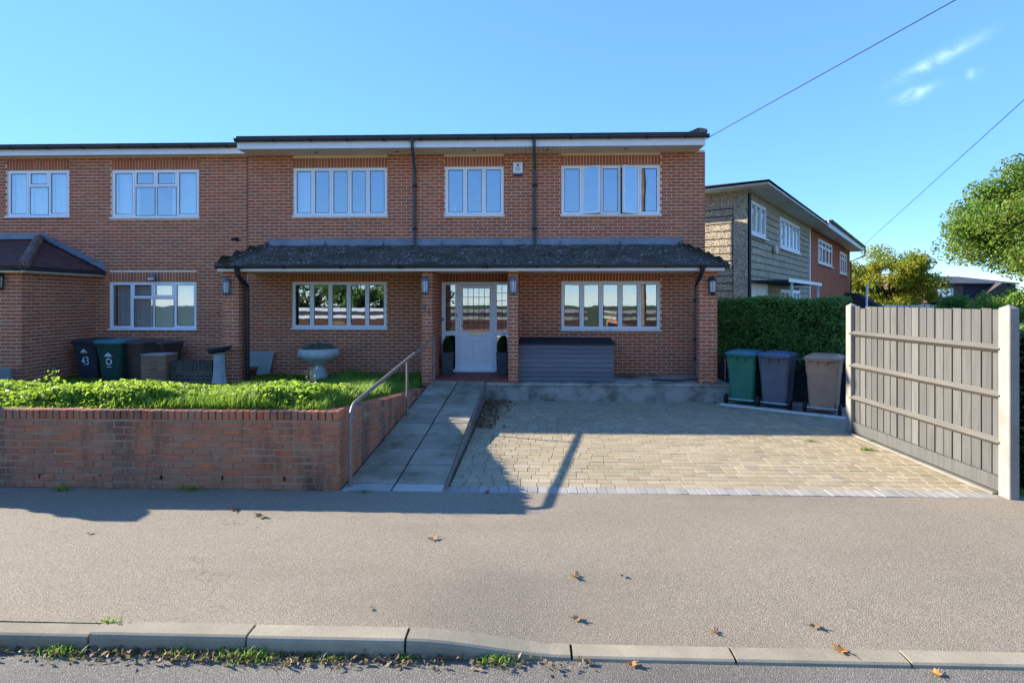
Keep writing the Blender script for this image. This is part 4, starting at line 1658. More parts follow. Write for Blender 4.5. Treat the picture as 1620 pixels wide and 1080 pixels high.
# hips: overlapping saddle pieces
for (A, B) in (((CX0, YC - 0.03, ZC + 0.02), (TX0, YF - 0.02, ZH + 0.03)), ((CX1, YC - 0.03, ZC + 0.02), (TX1, YF - 0.02, ZH + 0.03))):
    A, B = Vector(A), Vector(B)
    n = 9
    for i in range(n):
        p, q = A.lerp(B, i / n), A.lerp(B, (i + 1.1) / n)
        MB().tube([p, q + Vector((0, 0, 0.012))], [0.05, 0.042], 8).build('hip_tile', M['tile'], canopy)
MB().box(CX0 + 0.01, CX1 - 0.03, YC + 0.005, YC + 0.027, PZ - 0.015, ZC - 0.012).build('canopy_fascia', M['fascia'], H)
MB().box(CX1 - 0.05, CX1 - 0.03, YC + 0.03, YF - 0.02, PZ - 0.015, ZC - 0.012).build('canopy_fascia', M['fascia'], H)
MB().box(CX0 + 0.01, CX0 + 0.03, YC + 0.03, YF - 0.02, PZ - 0.015, ZC - 0.012).build('canopy_fascia', M['fascia'], H)
MB().box(CX0 + 0.03, CX1 - 0.05, YC + 0.028, YF + 0.006, PZ + 0.002, PZ + 0.014).build('canopy_soffit', M['soffit'], H)
gutter(H, CX0, CX1 + 0.05, YC - 0.055, ZC + 0.0, 0.055, [CX0 + 0.25, CX0 + 1.45, CX0 + 2.65, CX0 + 3.85, CX0 + 3.92, CX0 + 5.6, CX0 + 5.68, CX0 + 6.7, CX0 + 7.95, CX0 + 9.3], name='canopy_gutter')
# lead flashing in lengths
n = 7
for i in range(n):
    xa, xb = TX0 + (TX1 - TX0) * i / n, TX0 + (TX1 - TX0) * (i + 1) / n + 0.05
    zt = at(600, 378, YF).z
    fl2 = MB()
    e = 0.004 * (i % 2)
    fl2.prism([(YF - 0.012 - e, zt), (YF - 0.006 - e, zt + 0.006), (YF + 0.012, zt + 0.006), (YF + 0.012, ZH), (YF - 0.012 - e, ZH + 0.02), (YF - 0.10 - e, ZH - 0.01), (YF - 0.10 - e, ZH - 0.018), (YF - 0.016 - e, ZH + 0.012)], 'x', xa, xb)
    fl2.build('lead_flashing', M['lead'], canopy)
# canopy downpipes
xl = at(377, 430, YC).x
xb_ = at(384, 480, YP - 0.02).x
hopper_pipe(H, [(xl, YC - 0.055, ZC - 0.04), (xl, YC - 0.055, ZC - 0.16), (xl + 0.03, YC - 0.04, ZC - 0.22), (xb_ + 0.02, YP + 0.12, ZC - 0.40), (xb_ + 0.02, YP + 0.14, ZC - 0.48), (xb_ + 0.02, YP + 0.14, 0.2)], M['black_pipe'], 0.045)
MB().lathe([(0.045, -0.09), (0.055, -0.03), (0.085, 0.03)], 10, (xl, YC - 0.055, ZC - 0.05)).build('gutter_outlet', M['black_pipe'], H)
xr = at(1110, 430, YC).x
xq = at(1100.5, 480, YP + 0.3).x
hopper_pipe(H, [(xr, YC - 0.055, ZC - 0.04), (xr, YC - 0.055, ZC - 0.12), (xr - 0.02, YC - 0.04, ZC - 0.18), (xq, YP + 0.22, ZC - 0.40), (xq, YP + 0.24, ZC - 0.50)], M['black_pipe'], 0.042)
hopper_pipe(H, [(xq, YP + 0.24, ZC - 0.46), (xq, YP + 0.24, ZL + 0.12)], M['pipe'], 0.045, [(xq, YP + 0.24, 2.08), (xq, YP + 0.24, 1.25), (xq, YP + 0.24, 0.85)])
MB().lathe([(0.045, -0.09), (0.055, -0.03), (0.085, 0.03)], 10, (xr, YC - 0.055, ZC - 0.05)).build('gutter_outlet', M['black_pipe'], H)
tp = MB()
tp.tube([(xq + 0.03, YP + 0.16, 0.48), (xq + 0.01, YP + 0.1, 0.44), (xq - 0.4, YP + 0.2, 0.39), (xq - 0.9, YP + 0.4, 0.38)], 0.016, 6)
tp.build('waste_pipe', M['black'], H)
# air brick
p = at(847.5, 441, YF)
MB().ring(p.x - 0.11, p.x + 0.11, p.z - 0.04, p.z + 0.04, 0.016, YF - 0.012, YF + 0.01).build('air_brick', M['post'], H)
rebase(H, (-1.35, YF, 0.2))

# =================================================================== LEFT HOUSE
N = empty('terraced_house', label='neighbouring red brick house with hipped porch and casement windows, left of the canopy', cat='house')
NW = {}
for k, r_ in dict(a=(13, 270, 111, 343), b=(178, 269, 316, 344), c=(175, 446, 312, 520)).items():
    NW[k] = prect(*r_, YG)
NX0, NX1 = -30.0, HX0 - 0.006
holes, sold = [], []
for k, (a, b, c, d) in NW.items():
    top = d + 0.235
    holes.append((a - 0.002, b + 0.002, c - 0.03, top))
    sold += soldiers(a - 0.01, b + 0.01, d + 0.006, d + 0.232)
NT = 5.50
bricks = lay_bricks(-14.0, NX1, 0.1, NT, holes, phase=0.07)
items = wall_items(bricks, frame_front(YF + 0.002)) + wall_items(sold, frame_front(YF + 0.002))
nb = MB()
bh = [(a, b, c - 0.001, d + 0.001) for (a, b, c, d) in NW.values()]
backing(nb, NX0, NX1, -0.3, NT + 0.05, bh, YF + 0.007, YF + 0.22)
nb.box(NX0, NX1, 19.7, 19.9, -0.3, NT)
nb.box(NX0, NX0 + 0.2, YF + 0.22, 19.7, -0.3, NT)
# porch block
PX = -10.45
PY = 11.35
PT = 2.66
nb.box(-15.0, PX - 0.005, PY + 0.005, YF, -0.2, PT)
nwall = nb.build('wall', M['mortar'], N)
items += wall_items(lay_bricks(-15.0, PX, 0.1, PT, phase=PX), frame_front(PY))
items += wall_items(lay_bricks(PY + 0.002, YF, 0.1, PT, phase=PY + 0.11), frame_side_pos(PX))
pieces(items, brick_unit, 'brick', M['brick'], nwall, 300, key=lambda it: (near_key(it)[0] or it[0].translation.x < -11.5, near_key(it)[1]))
window(N, *NW['a'], YG, [(0.33, None), (0.34, 0.66), (0.33, None)], curtains=((0.03, 0.32, M['curtain'], 5), (0.68, 0.97, M['curtain'], 5), (0.33, 0.67, M['curtain'], 4)))
window(N, *NW['b'], YG, [(0.25, None), (0.25, 0.66), (0.25, 0.66), (0.25, None)], curtains=((0.03, 0.26, M['curtain'], 5), (0.64, 0.97, M['curtain'], 6)))
window(N, *NW['c'], YG, [(0.25, None), (0.25, 0.66), (0.25, 0.66), (0.25, None)], curtains=((0.03, 0.98, M['curtain'], 16),))
YNE = 13.06
FXN = FX0 - 0.006
MB().box(NX0, FXN, YNE, YNE + 0.022, NT - 0.0, NT + 0.16).build('fascia', M['fascia'], N)
MB().box(NX0, FXN, YNE + 0.024, YF + 0.05, NT + 0.006, NT + 0.018).build('soffit', M['soffit'], N)
gutter(N, NX0, FXN, YNE - 0.062, NT + 0.19, 0.06, [-12.2 + 0.86 * i for i in range(7)])
MB().prism([(YNE - 0.04, NT + 0.165), (20.0, NT + 0.165), (20.0, NT + 0.24), (YNE + 3.0, NT + 0.40), (YNE - 0.04, NT + 0.255)], 'x', NX0, FXN).build('roof', M['felt'], N)
# porch roof
EY, EX = PY - 0.22, PX + 0.24
EZ = 2.76
RT = at(70, 380, YF).z
RXT = at(66, 380, YF).x
ptop = MB()
ptop.add([(-15.2, EY, EZ - 0.01), (EX, EY, EZ - 0.01), (EX, YF, EZ - 0.01), (RXT, YF, RT - 0.01), (-15.2, YF, RT - 0.01)], [(0, 1, 3, 4), (1, 2, 3)])
pr = ptop.build('porch_roof', M['felt'], N)
items = tile_rows((-15.2, EY, EZ), (EX, EY, EZ), (RXT, YF, RT), (-15.2, YF, RT), 0.10, 0.168, 0.012)
items += tile_rows((EX, EY, EZ), (EX, YF, EZ), (RXT, YF, RT), (RXT, YF - 0.02, RT), 0.10, 0.168, 0.012)
pieces(items, tile_unit, 'roof_tile', M['tile_red'], pr, 300, key=lambda it: -it[0].translation.x)
A, B = Vector((EX, EY, EZ + 0.03)), Vector((RXT, YF - 0.06, RT + 0.04))
for i in range(5):
    p, q = A.lerp(B, i / 5), A.lerp(B, (i + 1.04) / 5)
    MB().tube([p, q + Vector((0, 0, 0.008))], [0.105, 0.095], 10).build('hip_tile', M['tile_hip'], pr)
lf = MB()
A, B = Vector((EX + 0.03, YF - 0.006, EZ + 0.02)), Vector((RXT + 0.05, YF - 0.006, RT + 0.02))
n_ = 14
for i in range(n_):
    p, q = A.lerp(B, i / n_), A.lerp(B, (i + 1) / n_)
    hgt = 0.13 + 0.03 * (i % 2)
    lf.add([p, q, q + Vector((0, -0.004, hgt)), p + Vector((0, -0.004, hgt)), p + Vector((0, -0.10, 0.035)), q + Vector((0, -0.10, 0.035))], [(0, 1, 2, 3), (4, 5, 1, 0)])
lf.add([(-15, YF - 0.006, RT + 0.02), (RXT + 0.15, YF - 0.006, RT + 0.02), (RXT + 0.15, YF - 0.01, RT + 0.17), (-15, YF - 0.01, RT + 0.15), (-15, YF - 0.13, RT + 0.01), (RXT + 0.05, YF - 0.13, RT + 0.01)], [(0, 1, 2, 3), (4, 5, 1, 0)])
lf.build('lead_flashing', M['lead'], pr)
MB().box(-15, EX - 0.03, EY + 0.03, EY + 0.05, PT - 0.01, EZ - 0.015).build('porch_fascia', M['fascia'], N)
MB().box(EX - 0.05, EX - 0.03, EY + 0.05, YF - 0.002, PT - 0.01, EZ - 0.015).build('porch_fascia', M['fascia'], N)
MB().box(-15, EX - 0.05, EY + 0.05, YF - 0.01, PT + 0.002, PT + 0.014).build('porch_soffit', M['soffit'], N)
gutter(N, -15, EX + 0.03, EY - 0.03, EZ - 0.02, 0.055, [EX - 0.15], name='porch_gutter')
gutter(N, EY - 0.03, YF - 0.05, EX + 0.03, EZ - 0.02, 0.055, [], axis='y', name='porch_gutter')
rebase(N, (-10.2, YF, 0.1))


# =================================================================== RIGHT HAND HOUSES
CR = Vector((6.82, 18.2, 0))
fd = Vector((0.5686, 0.8226, 0)).normalized()
gd = Vector((-fd.y, fd.x, 0))
RA = math.atan2(fd.y, fd.x)
nf = -gd


def loc_front(px, py):
    p = hit(px, py, CR, nf) - CR
    return p.dot(fd), p.z


PW = loc_front(1280.5, 400)[0]          # party line between the two
RE = loc_front(1344.5, 400)[0]          # far end of the red house
RZT = 5.56
RH = empty('rendered_house', CR, RA, 'grey pebbledash house with ribbed cladding and flat porch roof', 'house')
ZB = -3.4


def far_window(parent, x0, x1, z0, z1, n, split=None, sill=True):
    w = MB()
    w.ring(x0, x1, z0, z1, 0.07, -0.03, 0.05)
    win = w.build('window', M['upvc'], parent)
    for i in range(n):
        a, b = x0 + 0.06 + (x1 - x0 - 0.12) * i / n, x0 + 0.06 + (x1 - x0 - 0.12) * (i + 1) / n
        MB().ring(a + 0.012, b - 0.012, z0 + 0.06, z1 - 0.06, 0.085, -0.045, 0.03, 0.02).build('sash', M['upvc'], win)
        MB().box(a + 0.08, b - 0.08, 0.0, 0.012, z0 + 0.12, z1 - 0.12).build('pane', M['glass'], win)
        if split:
            zz = z0 + (z1 - z0) * split
            MB().box(a + 0.05, b - 0.05, -0.05, 0.028, zz - 0.05, zz + 0.05).build('transom', M['upvc'], win)
    if sill:
        MB().cbox(x0 - 0.06, x1 + 0.06, -0.12, 0.0, z0 - 0.06, z0 - 0.004, 0.008).build('sill', M['upvc'], win)
    MB().box(x0 + 0.03, x1 - 0.03, 0.035, 0.05, z0 + 0.03, z1 - 0.03).build('room', M['dark_room'], win)
    return win


def frect(x0, x1, yt, yb, fromleft=True):
    a, b = loc_front(x0, 400)[0], loc_front(x1, 400)[0]
    return a, b, loc_front(x0, yb)[1], loc_front(x0, yt)[1]


fw1 = frect(1186, 1210.5, 316, 370)
fw2 = frect(1233.3, 1264, 342.8, 391.9)
fw3 = frect(1234, 1264.5, 457.6, 492)
fdr = frect(1188, 1213.5, 448, 500)
rholes = [(q[0], q[1], q[2], q[3]) for q in (fw1, fw2, fw3, fdr)]
core = MB()
core.box(0.02, PW - 0.02, 0.05, 7.0, ZB, RZT)
core.build('wall', M['black'], RH)
# ribbed panels, two bays wide, cut round the openings
xm_ = loc_front(1233, 400)[0]


def panels(parent, x0, x1, z0, z1, hs, step=0.24, depth=0.05):
    z = z0
    while z < z1 - 0.03:
        zb = min(z + step - 0.032, z1)
        spans = [(x0, x1)]
        for (a, b, c, d) in hs:
            if min(zb, d) - max(z, c) > 0.08:
                ns = []
                for (p, q) in spans:
                    if b <= p or a >= q:
                        ns.append((p, q)); continue
                    if a > p: ns.append((p, a))
                    if b < q: ns.append((b, q))
                spans = ns
        for (p, q) in spans:
            if q - p > 0.04:
                MB().box(p, q, random.uniform(-0.004, 0.004), depth, z, zb).build('cladding_panel', M['pebble'], parent)
        z += step


panels(RH, 0.42, xm_ - 0.012, ZB + 1.0, RZT - 0.34, rholes)
panels(RH, xm_ + 0.012, PW - 0.05, ZB + 1.0, RZT - 0.34, rholes)
MB().box(0.42, PW - 0.05, -0.006, 0.05, RZT - 0.33, RZT).build('eaves_band', M['pebble'], RH)
MB().box(-0.02, 0.41, -0.02, 0.41, ZB, RZT).build('corner_pillar', M['pebble'], RH)
# gable side
z = ZB + 1.0
while z < RZT - 0.5:
    MB().box(0.0, 0.02, 0.44, 6.9, z, z + 0.208).build('cladding_panel', M['pebble'], RH)
    z += 0.24
MB().box(-0.012, 0.019, 0.42, 7.0, RZT - 0.48, RZT).build('eaves_band', M['pebble'], RH)
MB().ring(-0.25, 0.25, RZT - 0.36, RZT - 0.16, 0.03, -0.02, 0.02, M=Matrix.Translation((-0.018, 1.6, 0)) @ Matrix.Rotation(R(-90), 4, 'Z')).build('gable_vent', M['pebble'], RH)
far_window(RH, *fw1, 3)
far_window(RH, *fw2, 5)
far_window(RH, fw3[0], fw3[1], 0.6, fw3[3], 5)
dq = MB()
dq.ring(fdr[0], fdr[1], -0.6, fdr[3], 0.10, -0.03, 0.05)
fdoor = dq.build('door', M['upvc'], RH)
fm = (fdr[0] + fdr[1]) / 2
MB().box(fdr[0] + 0.09, fdr[1] - 0.09, 0.0, 0.05, -0.6, fdr[3] - 0.09).build('door_leaf', M['upvc'], fdoor)
MB().lathe([(0.24, -0.008), (0.24, 0.01)], 18, (0, 0, 0), M=Matrix.Translation((fm, -0.004, fdr[3] - 0.62)) @ Matrix.Rotation(R(90), 4, 'X')).build('door_light', M['far_cheek'], fdoor)
MB().ring(fm - 0.34, fm + 0.34, fdr[3] - 1.05, fdr[3] - 0.25, 0.03, -0.012, 0.002, 0.01).build('panel_moulding', M['upvc'], fdoor)
# porch canopy on two white posts
ca0, ca1 = 0.42, loc_front(1268, 400)[0] - 2.6
zc_ = loc_front(1186, 441)[1] - 0.1
cb = MB()
cb.box(0.30, ca1, -1.15, -0.01, zc_, zc_ + 0.05)
cp = cb.build('porch_canopy', M['far_cheek'], RH)
MB().box(0.30, ca1 + 0.01, -1.17, -1.151, zc_ - 0.02, zc_ + 0.09).build('canopy_trim', M['upvc'], cp)
for xx in (1.2, ca1 - 0.25):
    MB().box(xx, xx + 0.07, -1.10, -1.03, -0.8, zc_ - 0.001).build('canopy_post', M['upvc'], cp)
hopper_pipe(RH, [(0.06, -0.07, RZT - 0.1), (0.06, -0.07, ZB + 1)], M['black_pipe'], 0.05)
p = loc_front(1223, 395)
bowl = MB()
bowl.lathe([(0.02, 0), (0.16, 0.02), (0.20, 0.12), (0.18, 0.14)], 14, (0, 0, 0), M=Matrix.Translation((p[0], -0.01, p[1])) @ Matrix.Rotation(R(90), 4, 'X'))
bowl.build('alarm_dome', M['cream'], RH)
# roof slab with deep soffit
OV = 0.75
so = MB()
x = -0.62
while x < PW - 0.02:
    MB().box(x, min(x + 0.762, PW), -OV, 0.3, RZT + 0.002, RZT + 0.02).build('soffit_board', M['soffit'], RH)
    x += 0.80
MB().box(-0.62, 0.03, 0.31, 7.6, RZT + 0.002, RZT + 0.02).build('soffit_board', M['soffit'], RH)
MB().box(-0.67, PW, -OV - 0.03, -OV - 0.005, RZT - 0.01, RZT + 0.06).build('fascia', M['cream'], RH)
MB().box(-0.67, -0.645, -OV, 7.7, RZT - 0.01, RZT + 0.06).build('fascia', M['cream'], RH)
ro = MB()
e = 0.80
ro.add([(-e, -OV - 0.08, RZT + 0.10), (PW, -OV - 0.08, RZT + 0.10), (PW, 7.9, RZT + 0.10), (-e, 7.9, RZT + 0.10), (3.2, 3.2, RZT + 0.95), (PW, 3.2, RZT + 0.95)],
       [(3, 2, 1, 0), (0, 1, 5, 4), (3, 0, 4), (2, 3, 4, 5), (1, 2, 5)])
ro.build('roof', M['felt'], RH)

RR = empty('painted_house', CR + fd * PW, RA, 'red painted brick house joined to the pebbledash house', 'house')
L2 = RE - PW
MB().box(0.02, L2, 0.0, 7.0, ZB, RZT).build('wall', M['red_painted'], RR)
MB().box(-0.02, 0.16, -0.03, 0.02, ZB, RZT - 0.01).build('party_strip', M['upvc'], RR)
for (x0, x1, yt, yb, n, sp) in ((1294, 1315.5, 377, 416, 4, 0.7), (1328.4, 1338.8, 397.4, 432.6, 3, 0.7), (1294, 1316, 473, 500, 4, None)):
    q = frect(x0, x1, yt, yb)
    far_window(RR, q[0] - PW, q[1] - PW, q[2], q[3], n, sp)
MB().box(0, L2 + 0.25, -OV, 0.01, RZT + 0.002, RZT + 0.02).build('soffit', M['soffit'], RR)
MB().box(0.01, L2 + 0.30, -OV - 0.06, -OV - 0.005, RZT - 0.06, RZT + 0.27).build('fascia', M['fascia'], RR)
MB().box(L2 + 0.25, L2 + 0.30, -OV, 7.4, RZT - 0.06, RZT + 0.27).build('fascia', M['fascia'], RR)
ro = MB()
e = L2 + 0.40
ro.add([(0, -OV - 0.08, RZT + 0.22), (e, -OV - 0.08, RZT + 0.22), (e, 7.9, RZT + 0.22), (0, 7.9, RZT + 0.22), (0, 3.2, RZT + 0.95), (e - 4, 3.2, RZT + 0.95)],
       [(3, 2, 1, 0), (0, 1, 5, 4), (1, 2, 5), (2, 3, 4, 5), (3, 0, 4)])
ro.build('roof', M['felt'], RR)
gutter(RR, 0.0, L2 + 0.40, -OV - 0.13, RZT + 0.27, 0.07)
hopper_pipe(RR, [(L2 + 0.28, -OV - 0.13, RZT + 0.2), (L2 + 0.28, -OV - 0.13, RZT - 0.35), (L2 + 0.1, -0.05, RZT - 0.75), (L2 + 0.06, -0.05, ZB + 1)], M['black_pipe'], 0.05)
# lean-to porch with a slate roof at its far end
lp_ = loc_front(1336, 470)[0] - PW
pz = loc_front(1336, 463)[1]
MB().box(lp_, lp_ + 3.2, -2.0, 0.0, ZB, pz - 1.05).build('porch_wall', M['upvc'], RR)
MB().prism([(-2.3, pz - 1.1), (-2.2, pz - 1.05), (-0.6, pz), (-0.0, pz), (-0.0, pz - 1.1)], 'x', lp_ - 0.1, lp_ + 3.3).build('porch_roof', M['far_cheek'], RR)

# =================================================================== FENCE, PASSAGE, BINS
FX = 5.05
FN, FFAR = 6.17, 9.13
fence = empty('board_fence', (FX, 7.6, 0), 0, 'weathered grey feather edge fence panel between two concrete posts', 'fence')
nbd = 19
ya = FN + 0.09
yb = FFAR - 0.075
pitch = (yb - ya) / nbd
for i in range(nbd):
    p = ya + i * pitch
    topz = 1.985 + random.uniform(-0.007, 0.007) - (0.03 if i in (17,) else 0)
    w = pitch + 0.018
    mb = MB()
    # feather-edge: thick edge near, thin edge far, tucked behind the next board
    x_thick, x_thin = 0.012, 0.008
    sx_ = random.uniform(-0.003, 0.003)
    ye = p + w
    mb.add([(sx_ - x_thick * 0.2, p - 7.6, 0.19), (sx_ + 0.022, p - 7.6, 0.19), (sx_ + 0.026, ye - 7.6, 0.19), (sx_ + 0.010, ye - 7.6, 0.19),
            (sx_ - x_thick * 0.2, p - 7.6, topz), (sx_ + 0.022, p - 7.6, topz), (sx_ + 0.026, ye - 7.6, topz + random.uniform(-0.006, 0.006)), (sx_ + 0.010, ye - 7.6, topz)],
           [(0, 3, 2, 1), (4, 5, 6, 7), (0, 1, 5, 4), (1, 2, 6, 5), (2, 3, 7, 6), (3, 0, 4, 7)])
    mb.build('board', M['fence'], fence)
for z, j in ((1.56, 0), (1.06, 0), (0.56, 0)):
    mb = MB()
    mb.prism([(-0.075, z), (-0.005, z + 0.045), (-0.005, z - 0.045)], 'y', ya - 7.6 - 0.03, yb - 7.6 + 0.04)
    mb.build('arris_rail', M['fence_rail'], fence)
MB().cbox(-0.03, 0.02, ya - 7.6 - 0.02, yb - 7.6 + 0.02, 0.03, 0.188, 0.005).build('gravel_board', M['fence'], fence)
for (yc, half, lab) in ((FN + 0.01, 0.075, None), (FFAR, 0.07, None)):
    po = MB()
    c = 0.008
    po.cbox(-0.055, 0.05, yc - half - 7.6, yc + half - 7.6, -0.3, 2.0, c)
    po.add([(-0.05, yc - half - 7.6 + 0.006, 1.998), (0.045, yc - half - 7.6 + 0.006, 1.998), (0.045, yc + half - 7.6 - 0.006, 1.998), (-0.05, yc + half - 7.6 - 0.006, 1.998), (0.0, yc - 7.6, 2.035)],
           [(0, 1, 4), (1, 2, 4), (2, 3, 4), (3, 0, 4)])
    po.build('post', M['post'], fence)
# pale concrete footing strip along the fence and edging before the bins
MB().cbox(FX - 0.10, FX - 0.035, FN + 0.1, FFAR - 0.08, -0.1, 0.022, 0.006).build('fence_footing', M['post'])['kind'] = 'structure'
ev = (E1 - E0)
ang = math.atan2(ev.y, ev.x)
be = empty('bin_edging', E0, ang, kind='structure')
L = ev.length
x = 0
while x < L:
    MB().cbox(x, min(x + 0.9, L) - 0.006, -0.03, 0.03, -0.1, 0.035, 0.006).build('edging_stone', M['kerb_white'], be)
    x += 0.9
MB().box(-0.1, L + 0.3, 0.032, 1.6, -0.2, 0.02).build('bin_pad', M['concrete'], be)

# dark boarded fence behind the bins, under the hedge
bf = empty('low_fence', E0 + Vector((0.62, 0.80, 0)) * 1.18, ang, 'low dark stained board fence behind the bins, under the hedge', 'fence')
for i in range(16):
    MB().box(-0.5 + i * 0.16, -0.5 + i * 0.16 + 0.155, 0.0, 0.02, 0.02, 0.86 + random.uniform(-0.008, 0.008)).build('board', M['store_lid'], bf)
MB().box(-0.52, 2.1, -0.03, -0.001, 0.87, 0.91).build('top_rail', M['store_board'], bf)


def wheelie_bin(loc, rz, body, lid, label, group, scale=1.0, number=None, emblem=False, ribs=True):
    """240 litre bin; wheels and handle on its back. local +y is the front, -y the wheel side"""
    root = empty('wheelie_bin', loc, rz, label, 'wheelie bin', group)
    root.scale = (scale,) * 3
    b = MB()
    bw, bd, tw, td, h = 0.215, 0.23, 0.275, 0.335, 0.98

    def ringp(wx, y0, y1, z, c):
        return [(-wx + c, y0, z), (wx - c, y0, z), (wx, y0 + c, z), (wx, y1 - c, z), (wx - c, y1, z), (-wx + c, y1, z), (-wx, y1 - c, z), (-wx, y0 + c, z)]
    rings = [ringp(bw, -0.22, 0.20, 0.055, 0.03), ringp(bw + 0.005, -0.225, 0.215, 0.10, 0.035), ringp(bw + 0.038, -0.262, 0.27, 0.70, 0.035), ringp(bw + 0.038, -0.262, 0.27, 0.702, 0.035),
             ringp(bw + 0.046, -0.270, 0.278, 0.706, 0.035), ringp(tw - 0.004, -0.29, 0.325, 0.95, 0.035), ringp(tw + 0.012, -0.305, 0.345, 0.955, 0.035), ringp(tw + 0.012, -0.305, 0.345, 0.99, 0.035)]
    vs = [p for r_ in rings for p in r_]
    fs = [(i * 8 + k, i * 8 + (k + 1) % 8, (i + 1) * 8 + (k + 1) % 8, (i + 1) * 8 + k) for i in range(len(rings) - 1) for k in range(8)]
    fs.append(tuple(range(8))[::-1])
    fs.append(tuple((len(rings) - 1) * 8 + k for k in range(8)))
    b.add(vs, fs)
    b.build('body', body, root)
    l = MB()
    # lid: flat rim, domed middle with two shallow wells
    rr = [ringp(tw + 0.022, -0.335, 0.372, 0.985, 0.05), ringp(tw + 0.026, -0.34, 0.378, 1.01, 0.05), ringp(tw + 0.004, -0.315, 0.352, 1.035, 0.05), ringp(tw - 0.05, -0.25, 0.29, 1.062, 0.05), ringp(tw - 0.09, -0.20, 0.24, 1.062, 0.05), ringp(tw - 0.11, -0.18, 0.22, 1.048, 0.05)]
    vs = [p for r_ in rr for p in r_]
    fs = [(i * 8 + k, i * 8 + (k + 1) % 8, (i + 1) * 8 + (k + 1) % 8, (i + 1) * 8 + k) for i in range(len(rr) - 1) for k in range(8)]
    fs.append(tuple(range(8))[::-1])
    fs.append(tuple((len(rr) - 1) * 8 + k for k in range(8)))
    l.add(vs, fs)
    lo = l.build('lid', lid, root)
    hb = MB()
    hb.tube([(-0.19, -0.30, 0.955), (-0.19, -0.36, 0.975), (0.19, -0.36, 0.975), (0.19, -0.30, 0.955)], 0.015, 8)
    for xx in (-0.085, 0.085):
        hb.box(xx - 0.014, xx + 0.014, -0.35, -0.28, 0.92, 0.985)
    hb.build('handle', body, root)
    for xx in (-0.24, -0.08, 0.08, 0.24):
        MB().box(xx - 0.008, xx + 0.008, -0.31, -0.272, 0.86, 0.955).build('rib', body, root)
    MB().tube([(-0.29, -0.24, 0.10), (0.29, -0.24, 0.10)], 0.011, 8).build('axle', M['chrome'], root)
    for s in (-1, 1):
        Mx = Matrix.Translation((s * 0.285, -0.24, 0.10)) @ Matrix.Rotation(R(90), 4, 'Y')
        wl = MB()
        wl.lathe([(0.085, -0.026), (0.098, -0.018), (0.10, 0), (0.098, 0.018), (0.085, 0.026)], 18, M=Mx)
        wo = wl.build('wheel', M['rubber'], root)
        MB().lathe([(0.055, -0.030), (0.055, 0.030), (0.02, 0.032)], 14, M=Mx).build('hub', M['black'], wo)
    if number:
        o = link('number', text_mesh(number, 0.25, M['white_print'], 0.001), root, (0, 0.268, 0.60))
        o.rotation_euler = (R(95), 0, R(180))
        o.scale = (0.78, 1.0, 1.0)
    if emblem or number:
        # crest: small mound of triangles over a line of tiny lettering
        zc = 0.80 if number else 0.74
        e = MB()
        yo = 0.303 if number else 0.294
        for (dx, w, hh) in ((-0.04, 0.05, 0.045), (0.0, 0.06, 0.075), (0.04, 0.05, 0.05)):
            e.add([(dx - w / 2, yo, zc), (dx + w / 2, yo, zc), (dx, yo + 0.008, zc + hh)], [(0, 1, 2)])
        e.box(-0.085, 0.085, yo - 0.004, yo, zc - 0.022, zc - 0.008)
        e.build('crest', M['white_print'], root)
    if emblem:
        # recycling ring of three bent arrows
        r3 = MB()
        for k in range(3):
            t0 = 2 * math.pi * k / 3 + 0.2
            pts = []
            for q in range(7):
                t = t0 + q / 6 * 1.55
                pts.append((0.045 * math.cos(t), 0.045 * math.sin(t)))
            for q in range(6):
                (xa, za), (xb, zb) = pts[q], pts[q + 1]
                f = 1.55
                r3.add([(xa, 0, za), (xb, 0, zb), (xb * f, 0, zb * f), (xa * f, 0, za * f)], [(0, 1, 2, 3)])
            t = t0 + 1.55
            r3.add([(0.036 * math.cos(t), 0, 0.036 * math.sin(t)), (0.08 * math.cos(t), 0, 0.08 * math.sin(t)), (0.058 * math.cos(t + 0.42), 0, 0.058 * math.sin(t + 0.42))], [(0, 1, 2)])
        o = r3.build('recycling_mark', M['white_print'], root)
        o.location = (0, 0.277, 0.615)
        o.rotation_euler = (R(-5), 0, 0)
        e = MB()
        e.box(-0.055, 0.055, 0.266, 0.27, 0.50, 0.512)
        e.build('print_line', M['white_print'], root)
    return root


ed = ev.normalized()
en = Vector((-ed.y, ed.x, 0))         # away from the drive
if en.y < 0: en = -en
for (t, body, lid, lab, tw_) in ((0.33, 'bin_green', 'bin_teal_lid', 'green wheelie bin with teal lid beside the brick pier', 0.05),
                                 (0.95, 'bin_grey', 'bin_grey_lid', 'slate grey wheelie bin between the green and the brown bin by the hedge', -0.02),
                                 (1.76, 'bin_brown', 'bin_brown', 'light brown wheelie bin nearest the fence post', 0.03)):
    p = E0 + ed * t + en * 0.40
    wheelie_bin((p.x, p.y, 0.02), ang + tw_, M[body], M[lid], lab, 'bins in front of the hedge')
# three bins of the neighbour, fronts to the street
for (px, Yb, body, lid, lab, num, em, rz) in ((153, 12.55, 'bin_dark', 'bin_dark', 'dark slate wheelie bin marked 43 in the corner by the porch', '43', False, R(172)),
                                              (189, 12.35, 'bin_green_dark', 'bin_teal_lid', 'dark green wheelie bin with white recycling mark beside bin 43', None, True, R(176)),
                                              (230, 12.45, 'bin_brown_dark', 'bin_brown_dark', 'dark brown wheelie bin behind the small brick pillar', None, False, R(165))):
    p = at(px, 560, Yb)
    wheelie_bin((p.x, Yb, 0.10), rz, M[body], M[lid], lab, 'bins of the house next door', 1.06 if px != 230 else 1.04, num, em)
p = at(258, 560, 12.75)
wheelie_bin((p.x, 12.75, 0.10), R(170), M['bin_brown_dark'], M['bin_brown_dark'], 'second dark brown wheelie bin, half hidden behind the first', 'bins of the house next door', 1.0)


